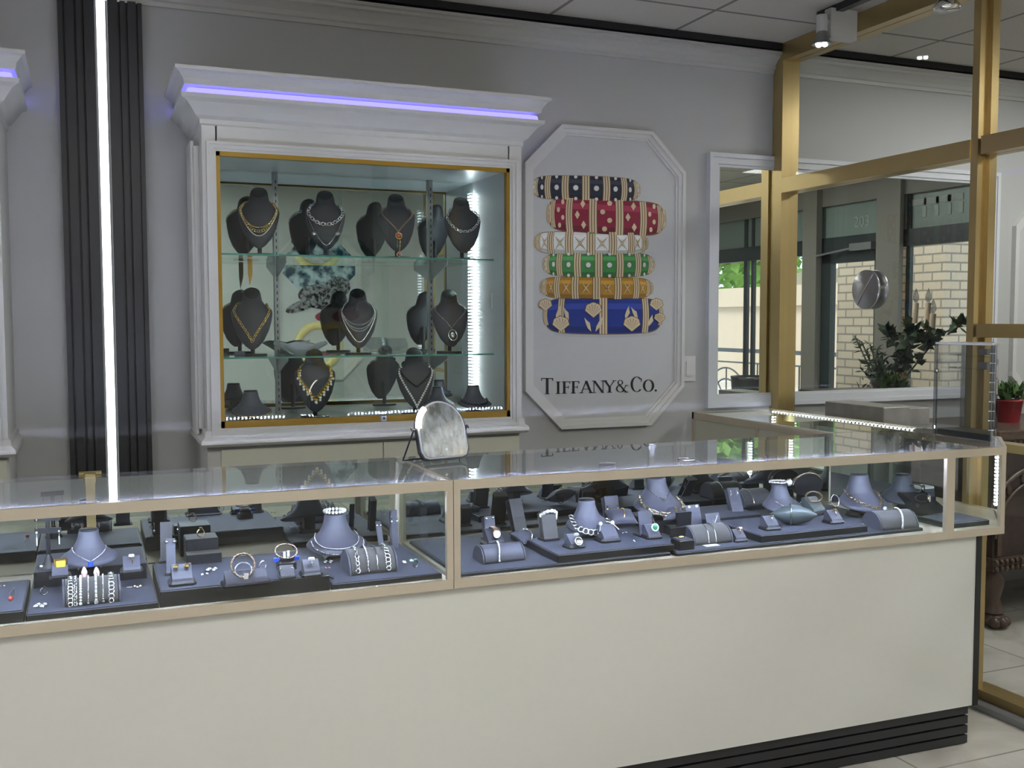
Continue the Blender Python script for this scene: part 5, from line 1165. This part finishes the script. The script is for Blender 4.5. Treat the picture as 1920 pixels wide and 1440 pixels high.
t = tall_ramp(q+Vector((-.004, .03, 0)), .075, .046, 0, 'upright grey panel behind the green stone pendant', .1, hook=False)
nt = thing('pendant', 'green emerald pendant with a halo of clear stones on a fine chain', 'pendant', tuple(q+Vector((0, -.02, .02)))); c = q+Vector((.004, -.016, .034)); part('stone', M().ball(c, .009, sc=(.9, .5, 1), n=8, m=6), 'green', nt); part('halo', M().torus(c, .0105, .0022, (0, -1, .3), 20, 6), 'gem', nt); part('chain', M().tube([c+Vector((0, 0, .01)), c+Vector((-.006, .03, .035)), c+Vector((-.010, .042, .046))], .0009, 4).tube([c+Vector((0, 0, .01)), c+Vector((.004, .03, .035)), c+Vector((.006, .042, .046))], .0009, 4), 'silver', nt)
def ringbox(x, y, z, w, label, lid=.06):
    t = thing('ring_box', label, 'ring box', (x, y, z)); part('box_base', M().box((x-w/2, y-w/2, z), (x+w/2, y+w/2, z+.028), 0, .002), 'blk', t); part('box_lid', M().prismX([(y+w/2, z+.028), (y+w/2+.004, z+.028), (y+w/2+.012, z+.028+lid), (y+w/2-.003, z+.03+lid)], x-w/2, x+w/2), 'blk', t)
    part('cushion', M().box((x-w/2+.005, y-w/2+.005, z+.028), (x+w/2-.005, y+w/2-.005, z+.031), 0, .002), 'velvet', t); return t
q = at(1280, 1028, ZC); ringbox(q.x, max(q.y, 2.575), ZC, .052, 'open black ring box with a gold ring, front of the right showcase', .028)
c = Vector((q.x-.006, max(q.y, 2.575), ZC+.031)); nt = thing('finger_ring', 'gold dome ring in the open black ring box', 'ring', tuple(c)); part('band', M().ball(c+Vector((0, 0, .003)), .009, sc=(1.2, .9, .6), n=12, m=8), 'goldj', nt)
q = at(1262, 1000, ZC); ringbox(q.x, 2.68, ZC, .05, 'taller dark box with raised lid behind the gold ring box', .05)
rd = roll((XA(1322, 2.635), 2.635, ZC), .135, .050, 'grey velvet half roll with two fine chains', 0); 
for dx, lab in ((-.012, 'left of the two fine snake chains on the right showcase roll'), (.014, 'right of the two fine snake chains on the right showcase roll')): roll_bracelet(rd, .050, dx, 'thin', .0014, 'silver', lab, .04, .85, .014)
q = at(1333, 1022, ZC); solo('price_card', M().box((q.x-.026, 2.562, ZC), (q.x+.022, 2.585, ZC+.001)), 'tag', 'white card lying in front of the two chain roll', 'card')
t = tall_ramp(Vector((XA(1302, 2.76), 2.76, ZC)), .085, .055, .1, 'grey leaning card with a pair of pearl studs', .18, hook=False); ear_pair(t, .085, .055, .18, 'pearl', 'white pearl studs at the top of the grey leaning card', 'stud', .0045, frac=.95)
t = tall_ramp(Vector((XA(1338, 2.73), 2.73, ZC)), .06, .055, .1, 'lower grey leaning card with a tiny pendant, right of the pearl studs', .2, hook=False); c = t.location+Vector((.0, -.006, .03)); nt = thing('pendant', 'tiny V shaped chain and pendant on the lower grey card', 'pendant', tuple(c)); part('chain', M().tube([c+Vector((-.016, .004, .022)), c, c+Vector((.012, .004, .024))], .0006, 4), 'silver', nt); part('stone', M().ball(c, .0022), 'pink', nt)
tray('display_riser', XA(1200, 2.9), XA(1392, 2.9), 2.79, 2.99, ZC+.032, ZC+.0002, 'raised charcoal platform at the back under the chunky gold chain stand')
f4 = low_form(XA(1232, 2.86), 2.86, ZC+.0325, 0, 'tall lilac grey stand with a chunky gold oval link chain', .90); on_low(f4, .055, .030, 1.6, 'links', .0085, 'pale', 'chunky pale gold oval link chain with dark balls', v=2.1, s=.90); on_low(f4, .085, .056, 1.3, 'thin', .0009, 'dsilver', 'thin dark cord necklace with a diamond shaped pendant above the chunky chain', v=1.0, s=.90, pend=lambda nt, c: part('pendant', M().box(c+Vector((-.005, -.005, -.005)), c+Vector((.005, 0, .005)), 0, .001), 'silver', nt))
p = pillow(Vector((XA(1262, 2.79), 2.79, ZC+.03)), .085, .06, .036, -.2, 'grey pillow with a dark corded bangle beneath the chunky chain', 'velvet'); pillow_bangle(p, .08, .036, 'goldj', 'dark corded bangle on the pillow beneath the chunky chain', .0018)
solo('black_block', M().box((p.location.x-.035, 2.75, ZC), (p.location.x+.035, 2.83, ZC+.026)), 'blk', 'black block under the corded bangle pillow', 'block')
t = tall_ramp(Vector((XA(1150, 2.93), 2.93, ZC)), .10, .05, 0, 'tall grey bracket stand with gold clip earrings behind the gold bangle pillow', .2); ear_pair(t, .10, .07, .2, 'goldj', 'pale gold clip earrings on the tall grey bracket stand', 'drop', .006, .014, frac=.7)
r = ramp(at(1384, 1014, ZC), 0, 'small black ring stand in front of the second platform', .95); ring_on(r, 'rose', 'rose', 'knobbly bronze gold ring on the small black stand', gr=.009, R=.0075)
# second platform
f5 = low_form(XA(1462, 2.79), 2.79, ZF, 0, 'lilac grey necklace stand wearing a watch on its neck', .72); on_low(f5, .060, .034, 1.1, 'thin', .0012, 'silver', 'fine silver chain with a small white drop', v=1.0, s=.72, pend=lambda nt, c: part('pendant', M().ball(c+Vector((0, -.003, -.006)), .0045, sc=(.7, .5, 1.3)), 'gem', nt))
L = f5.location; wt = thing('wrist_watch', 'silver bracelet watch lying round the top of the necklace stand', 'watch', (L.x, L.y, L.z+.106)); part('strap', chain([Vector((L.x+.032*cos(a), L.y+.006+.028*sin(a), L.z+.112)) for a in [2*PI*i/40 for i in range(41)]], 'curb', .005), 'silver', wt); part('watch_case', M().lathe([(.001, 0), (.013, 0), (.013, .005), (.001, .006)], (0, 0, 0), 20).xf(lambda v: Vector((L.x+.018+v.x, L.y-.022-v.z, L.z+.113+v.y))), 'silver', wt); part('dial', M().lathe([(.001, .006), (.010, .0061), (.001, .0065)], (0, 0, 0), 20).xf(lambda v: Vector((L.x+.018+v.x, L.y-.0222-v.z, L.z+.113+v.y))), 'tag', wt)
q = at(1492, 985, ZF)+Vector((0, .01, .0)); t = thing('bracelet_pillow', 'glossy dark pointed cone pillow on the second platform', 'bracelet pillow', tuple(q), -.55)
lp_('cone', M().lathe([(.001, -.075), (.012, -.06), (.026, -.035), (.032, -.010), (.030, .015), (.018, .05), (.002, .072)], (0, 0, .033), 24, ax=0), 'teal', t)
f_ = TW(t); solo('bangle', M().torus(f_((-.012, 0, .033)), .0345, .0022, f_((1, 0, 0))-f_((0, 0, 0)), 28, 6), 'dsilver', 'dark silver bangle around the glossy cone pillow', 'bangle')
r = ramp(at(1443, 992, ZF), 0, 'ring stand with a bow ring at the front of the second platform', 1.1); ring_on(r, 'silver', 'silver', 'silver bow ring on the second platform', gr=.007, big=True)
r = ramp(at(1562, 980, ZF), 0, 'ring stand at the front right of the second platform', 1.1); ring_on(r, 'goldj', 'goldj', 'round gold button ring on the second platform', gr=.009)
r = ramp(at(1535, 966, ZF)+Vector((0, .03, 0)), .2, 'dark stand carrying a gold clasp bracelet', 1.5, 'bracelet_stand', 'bracelet stand', 'teal'); bangle(tuple(r.location+Vector((.004, -.0, .058))), .026, .0035, (-.3, -.5, 1), 'bronze', 'gold clasp bracelet with dark cord on the dark stand', 'thin')
c = at(1525, 960, ZF)+Vector((-.04, .03, .02)); solo('bracelet', chain([c, c+Vector((.03, -.01, .012)), c+Vector((.06, -.01, .026))], 'rings', .0075), 'silver', 'silver rosette bracelet left of the gold clasp bracelet', 'bracelet')
t = tall_ramp(at(1401, 982, ZC)+Vector((0, .05, .0)), .105, .042, -.15, 'grey leaning strip with silver link hoop earrings', .45, 'velvet', 'earring_stand'); ear_pair(t, .105, .042, .45, 'silver', 'silver link hoop earrings on the grey leaning strip', 'links', .0045, .035, frac=.9)
t = thing('bracelet_fan', 'black oval bracelet display with a curb chain along its edge', 'bracelet stand', (XA(1512, 2.97), 2.97, ZC)); L = t.location
part('oval_pad', M().prismY([(L.x+.062*cos(a), ZC+.082+.040*sin(a)) for a in [2*PI*i/30 for i in range(30)]], L.y-.012, L.y+.012).box((L.x-.03, L.y-.02, ZC), (L.x+.03, L.y+.02, ZC+.05)), 'blk', t)
solo('bracelet', chain([Vector((L.x+.064*cos(a), L.y-.006, ZC+.082+.043*sin(a))) for a in [PI*.02+PI*.96*i/30 for i in range(31)]], 'curb', .0042), 'bronze', 'twisted pale gold chain along the black oval display', 'bracelet')
f6 = low_form(XA(1612, 2.78), 2.78, ZC, 0, 'lilac grey stand with a heavy dark curb chain, right of the second platform', .95); on_low(f6, .062, .034, 1.7, 'links', .0065, 'bronze', 'heavy dark curb chain with a hanging white charm', v=1.15, s=.95, pend=lambda nt, c: part('charm', M().ball(c+Vector((.03, -.008, -.002)), .009, sc=(1, .4, .8)), 'pearl', nt))
bangle(tuple(at(1572, 970, ZF)+Vector((.01, .03, .05))), .020, .0012, (.2, -1, .2), 'silver', 'large thin silver hoop hanging in front of the heavy curb chain stand', 'thin'); loose(at(1612, 985, ZC), 'silver', 'gem', 'clear and gold charm cluster at the foot of the heavy curb chain', .009, 4, 'charm_cluster', 'brooch')
f7 = low_form(XA(1692, 2.84), 2.84, ZC, -.55, 'plain empty lilac necklace stand leaning away, near the right end', .78)
re = roll((XA(1669, 2.585), 2.585, ZC), .14, .052, 'wide charcoal half roll with one pale bracelet, right end of the showcase', -.10); roll_bracelet(re, .052, .022, 'curb', .0044, 'silver', 'pale segmented bracelet over the wide charcoal roll', .03, .75, .035)
q = Vector((XA(1727, 2.86), 2.86, ZC))
for i, (w, h, mt, lab) in enumerate(((.075, .018, 'velvet', 'lowest grey folded pouch of the small stack'), (.07, .012, 'velvet', 'second grey folded pouch of the small stack'), (.068, .008, 'tag', 'white card pack on top of the grey pouches'))):
    z = ZC+sum((.018, .012, .008)[:i])+.03; solo(('jewellery_pouch', 'jewellery_pouch', 'card_pack')[i], M().box((q.x-w/2, q.y-.03, z+.0002), (q.x+w/2, q.y+.03, z+h), 0, .004), mt, lab, ('pouch', 'pouch', 'cards')[i])
solo('black_block', M().box((q.x-.04, q.y-.03, ZC), (q.x+.04, q.y+.03, ZC+.03)), 'blk', 'black block under the stack of grey pouches', 'block')
x = at(1762, 962, ZC).x; t = thing('watch_stand', 'slanted black watch tray at the right end of the showcase', 'watch stand', (x-.02, 2.74, ZC)); part('wedge', M().prismX([(2.68, ZC+.004), (2.82, ZC), (2.82, ZC+.06), (2.80, ZC+.06)], x-.075, x+.03), 'blk', t)
watch((x-.01, 2.80, ZC+.058), .6, 'silver watch with strap at the top of the slanted black tray', 'dsilver', 'bead', .024, 'dsilver'); watch((x-.04, 2.74, ZC+.035), .6, 'rose gold watch with dark strap on the slanted black tray', 'rose', 'tag', .022, 'blk')
q = at(1735, 998, ZC); solo('leather_tray', M().box((q.x-.03, 2.60, ZC), (q.x+.05, 2.67, ZC+.022), 0, .006), 'blk', 'dark folded leather holder in front of the slanted watch tray', 'holder')
tray('display_tray', 2.60, 2.78, 2.515, 2.66, .752, DK, 'lilac lit slate tray in the narrow end bay of the showcase')
# back items, half hidden
t = roll((XA(1405, 2.95), 2.95, ZC+.035), .12, .05, 'dark half roll at the back with fine chains, behind the leaning strip', .1, 'bustd'); roll_bracelet(t, .05, -.02, 'thin', .0013, 'silver', 'fine silver chain over the dark roll at the back', .04, .85, .01); solo('black_block', M().box((t.location.x-.06, 2.90, ZC), (t.location.x+.06, 3.0, ZC+.034)), 'blk', 'black block under the dark roll at the back', 'block')
# bangle on the glass top
q = at(1287, 862, TZ); bangle((q.x, q.y, TZ+.0022), .026, .0018, (0, 0, 1), 'silver', 'thin bright bangle lying on the right counter glass')

# ================================================================ ON THE COUNTER
# table mirror
def dusty():
    m, nt, out = newmat('dusty_mirror'); N = nt.nodes; L = nt.links
    g = N.new('ShaderNodeBsdfGlossy'); g.inputs['Roughness'].default_value = .08; g.inputs[0].default_value = (.5, .52, .51, 1)
    d = N.new('ShaderNodeBsdfDiffuse'); tc = N.new('ShaderNodeTexCoord'); mp = N.new('ShaderNodeMapping'); mp.inputs['Scale'].default_value = (60, 60, 22); L.new(tc.outputs['Object'], mp.inputs[0])
    n = N.new('ShaderNodeTexNoise'); n.inputs['Scale'].default_value = 1.; n.inputs['Detail'].default_value = 6; L.new(mp.outputs[0], n.inputs['Vector'])
    r = N.new('ShaderNodeValToRGB'); r.color_ramp.elements[0].color = (.09, .10, .09, 1); r.color_ramp.elements[1].color = (.30, .32, .31, 1); r.color_ramp.elements[0].position = .35; r.color_ramp.elements[1].position = .65
    L.new(n.outputs['Fac'], r.inputs[0]); L.new(r.outputs[0], d.inputs[0]); mx = N.new('ShaderNodeMixShader'); mx.inputs[0].default_value = .55
    L.new(g.outputs[0], mx.inputs[1]); L.new(d.outputs[0], mx.inputs[2]); L.new(mx.outputs[0], out.inputs[0]); return m
K['mirdirty'] = dusty(); K['glow'] = em('mirror_lamp', (1, .95, .8), 9)
K['gun'] = pm('gunmetal_rim', (.05, .05, .065), .35, .5); K['dring'] = pm('frosted_mirror_edge', (.34, .35, .34), .4)
mc = at(836, 866, TZ); tm = thing('table_mirror', 'arched lighted table mirror on a folding stand at the counter joint', 'table mirror', (mc.x, mc.y, TZ), .22)
W, HH = .086, .182
arch = [(-W, .028), (-W+.01, .008), (-W+.026, .002), (W-.026, .002), (W-.01, .008), (W, .028), (W, HH-W)]+[(W*cos(a), HH-W+W*sin(a)) for a in [PI*i/16 for i in range(1, 16)]]+[(-W, HH-W)]
tilt = .30
def tl_(v): y, z = v.y, v.z; return Vector((v.x, y*cos(tilt)+z*sin(tilt), z*cos(tilt)-y*sin(tilt)+.006))
def sc_arch(k): return [(x*k, .09+(z-.09)*(1-(1-k)*.72)) for x, z in arch]
lp_('rim', M().prismY(arch, -.004, .010).xf(tl_), 'gun', tm, 'gunmetal rim')
lp_('light_ring', M().prismY(sc_arch(.955), -.0055, -.003).xf(tl_), 'dring', tm, 'pale diffuser ring')
gl_ = lp_('mirror_glass', M().prismY(sc_arch(.88), -.0072, -.005).xf(tl_), 'mirdirty', tm)
lp_('touch_button', M().lathe([(.001, -.0078), (.0045, -.0078), (.0045, -.006)], (.004, 0, .030), 12, ax=1).xf(tl_), 'tag', gl_)
lp_('lamp_segment', M().tube([Vector((W*.93*cos(a), -.008, HH-W+W*.93*sin(a))) for a in [PI*.72+PI*.26*i/8 for i in range(9)]], .009, 8).xf(tl_), 'glow', tm, 'lit lamp segment')
lp_('folding_leg', M().tube([(-W-.006, .03, .098), (-W-.018, .075, .004), (-W+.012, .078, .004)], .0028, 6).tube([(W-.012, .078, .004), (W+.008, .075, .004), (W+.006, .03, .098)], .0028, 6).tube([(-W+.012, .078, .004), (W-.012, .078, .004)], .0028, 6), 'gun', tm)
for sx in (-1, 1): lp_('hinge_knob', M().cyl((sx*W, .032, .098), (sx*(W+.012), .032, .098), .004, n=8).bar((sx*(W+.012), .026, .094), (sx*(W+.012), .038, .102), .003, .003), 'gun', tm)
# acrylic display case
K['acryw'] = pm('acrylic_edge', (.75, .77, .80), .08, coat=.5)
A_ = [Vector((2.81, 2.60)), Vector((2.80, 2.86)), Vector((3.005, 2.90)), Vector((3.008, 2.62))]
A_ = [at(1886, 824, TZ).xy+Vector((-.004, .015)), at(1762, 810, TZ).xy]
A0 = Vector((2.895, 2.615)); A1 = Vector((2.885, 2.865))
ac = thing('acrylic_case', 'tall clear acrylic jewellery case on the right end of the counter', 'display case', (2.94, 2.74, TZ))
c0 = Vector((2.868, 2.600)); c1 = Vector((2.875, 2.86)); c2 = Vector((3.012, 2.865)); c3 = Vector((3.012, 2.715))
fp = [c0, c1, c2, c3]; ZT = TZ+.335
for i in range(4):
    a, b = fp[i], fp[(i+1) % 4]
    part('acrylic_wall', M().bar((a.x, a.y, (TZ+ZT)/2), (b.x, b.y, (TZ+ZT)/2), .005, ZT-TZ-.002), 'acry', ac)
    part('edge_post', M().box((a.x-.006, a.y-.006, TZ+.001), (a.x+.006, a.y+.006, ZT), 0, .002), 'acryp', ac)
    part('edge_rail', M().bar((a.x, a.y, ZT), (b.x, b.y, ZT), .010, .007), 'acryw', ac)
part('acrylic_lid', M().prism([tuple(p) for p in (c0, c3, c2, c1)], ZT-.003, ZT+.001), 'acry', ac)
part('case_base', M().prism([(p.x, p.y) for p in (c0+Vector((.006, .008)), c3+Vector((-.006, .006)), c2+Vector((-.006, -.006)), c1+Vector((.006, -.006)))], TZ+.001, TZ+.022), 'blk', ac, 'black base board')
m = M()
for i in range(9): m.bar((c0.x-.008, c0.y+.004, TZ+.04+i*.033), (c0.x+.008, c0.y-.004, TZ+.04+i*.033), .004, .003)
part('hinge_pegs', m, 'acryw', ac)
kn = part('lock_knob', M().lathe([(.001, -.012), (.008, -.010), (.009, -.004), (.003, 0)], (c1.x-.004, c1.y-.012, TZ+.235), 14, ax=0), 'dsilver', ac)
for z in (TZ+.245, TZ+.29): part('acrylic_shelf', M().prism([(p.x, p.y) for p in (c0+Vector((.01, .012)), c3+Vector((-.008, .008)), c2+Vector((-.008, -.008)), c1+Vector((.010, -.008)))], z, z+.003), 'acry', ac)
for i, (z, lab) in enumerate(((TZ+.296, 'small blue box watch on the upper shelf of the acrylic case'), (TZ+.2485, 'small blue box watch on the lower shelf of the acrylic case'))):
    solo('small_box', M().box((2.93, 2.68, z), (2.965, 2.72, z+.02), 0, .002), 'steeld', lab.replace('blue box watch', 'grey box'), 'box')
K['pottery'] = pm('red_pot', (.35, .03, .04), .35)
t = thing('potted_plant', 'small green plant in a red pot behind the acrylic case', 'plant', (4.15, 3.66, .92)); part('pot', M().lathe([(.05, .92), (.065, 1.03), (.07, 1.03), (.06, 1.02), (.001, 1.02)], (4.15, 3.66, 0), 18), 'pottery', t)
lf = M()
for i in range(90): leafat(Vector((4.15+random.gauss(0, .03), 3.66+random.gauss(0, .03), 1.03+random.random()*.04)), Vector((random.uniform(-1, 1), random.uniform(-1, 1), random.uniform(.2, 1.2))), .07, .016, lf)
part('leaves', lf, 'leafm', t)
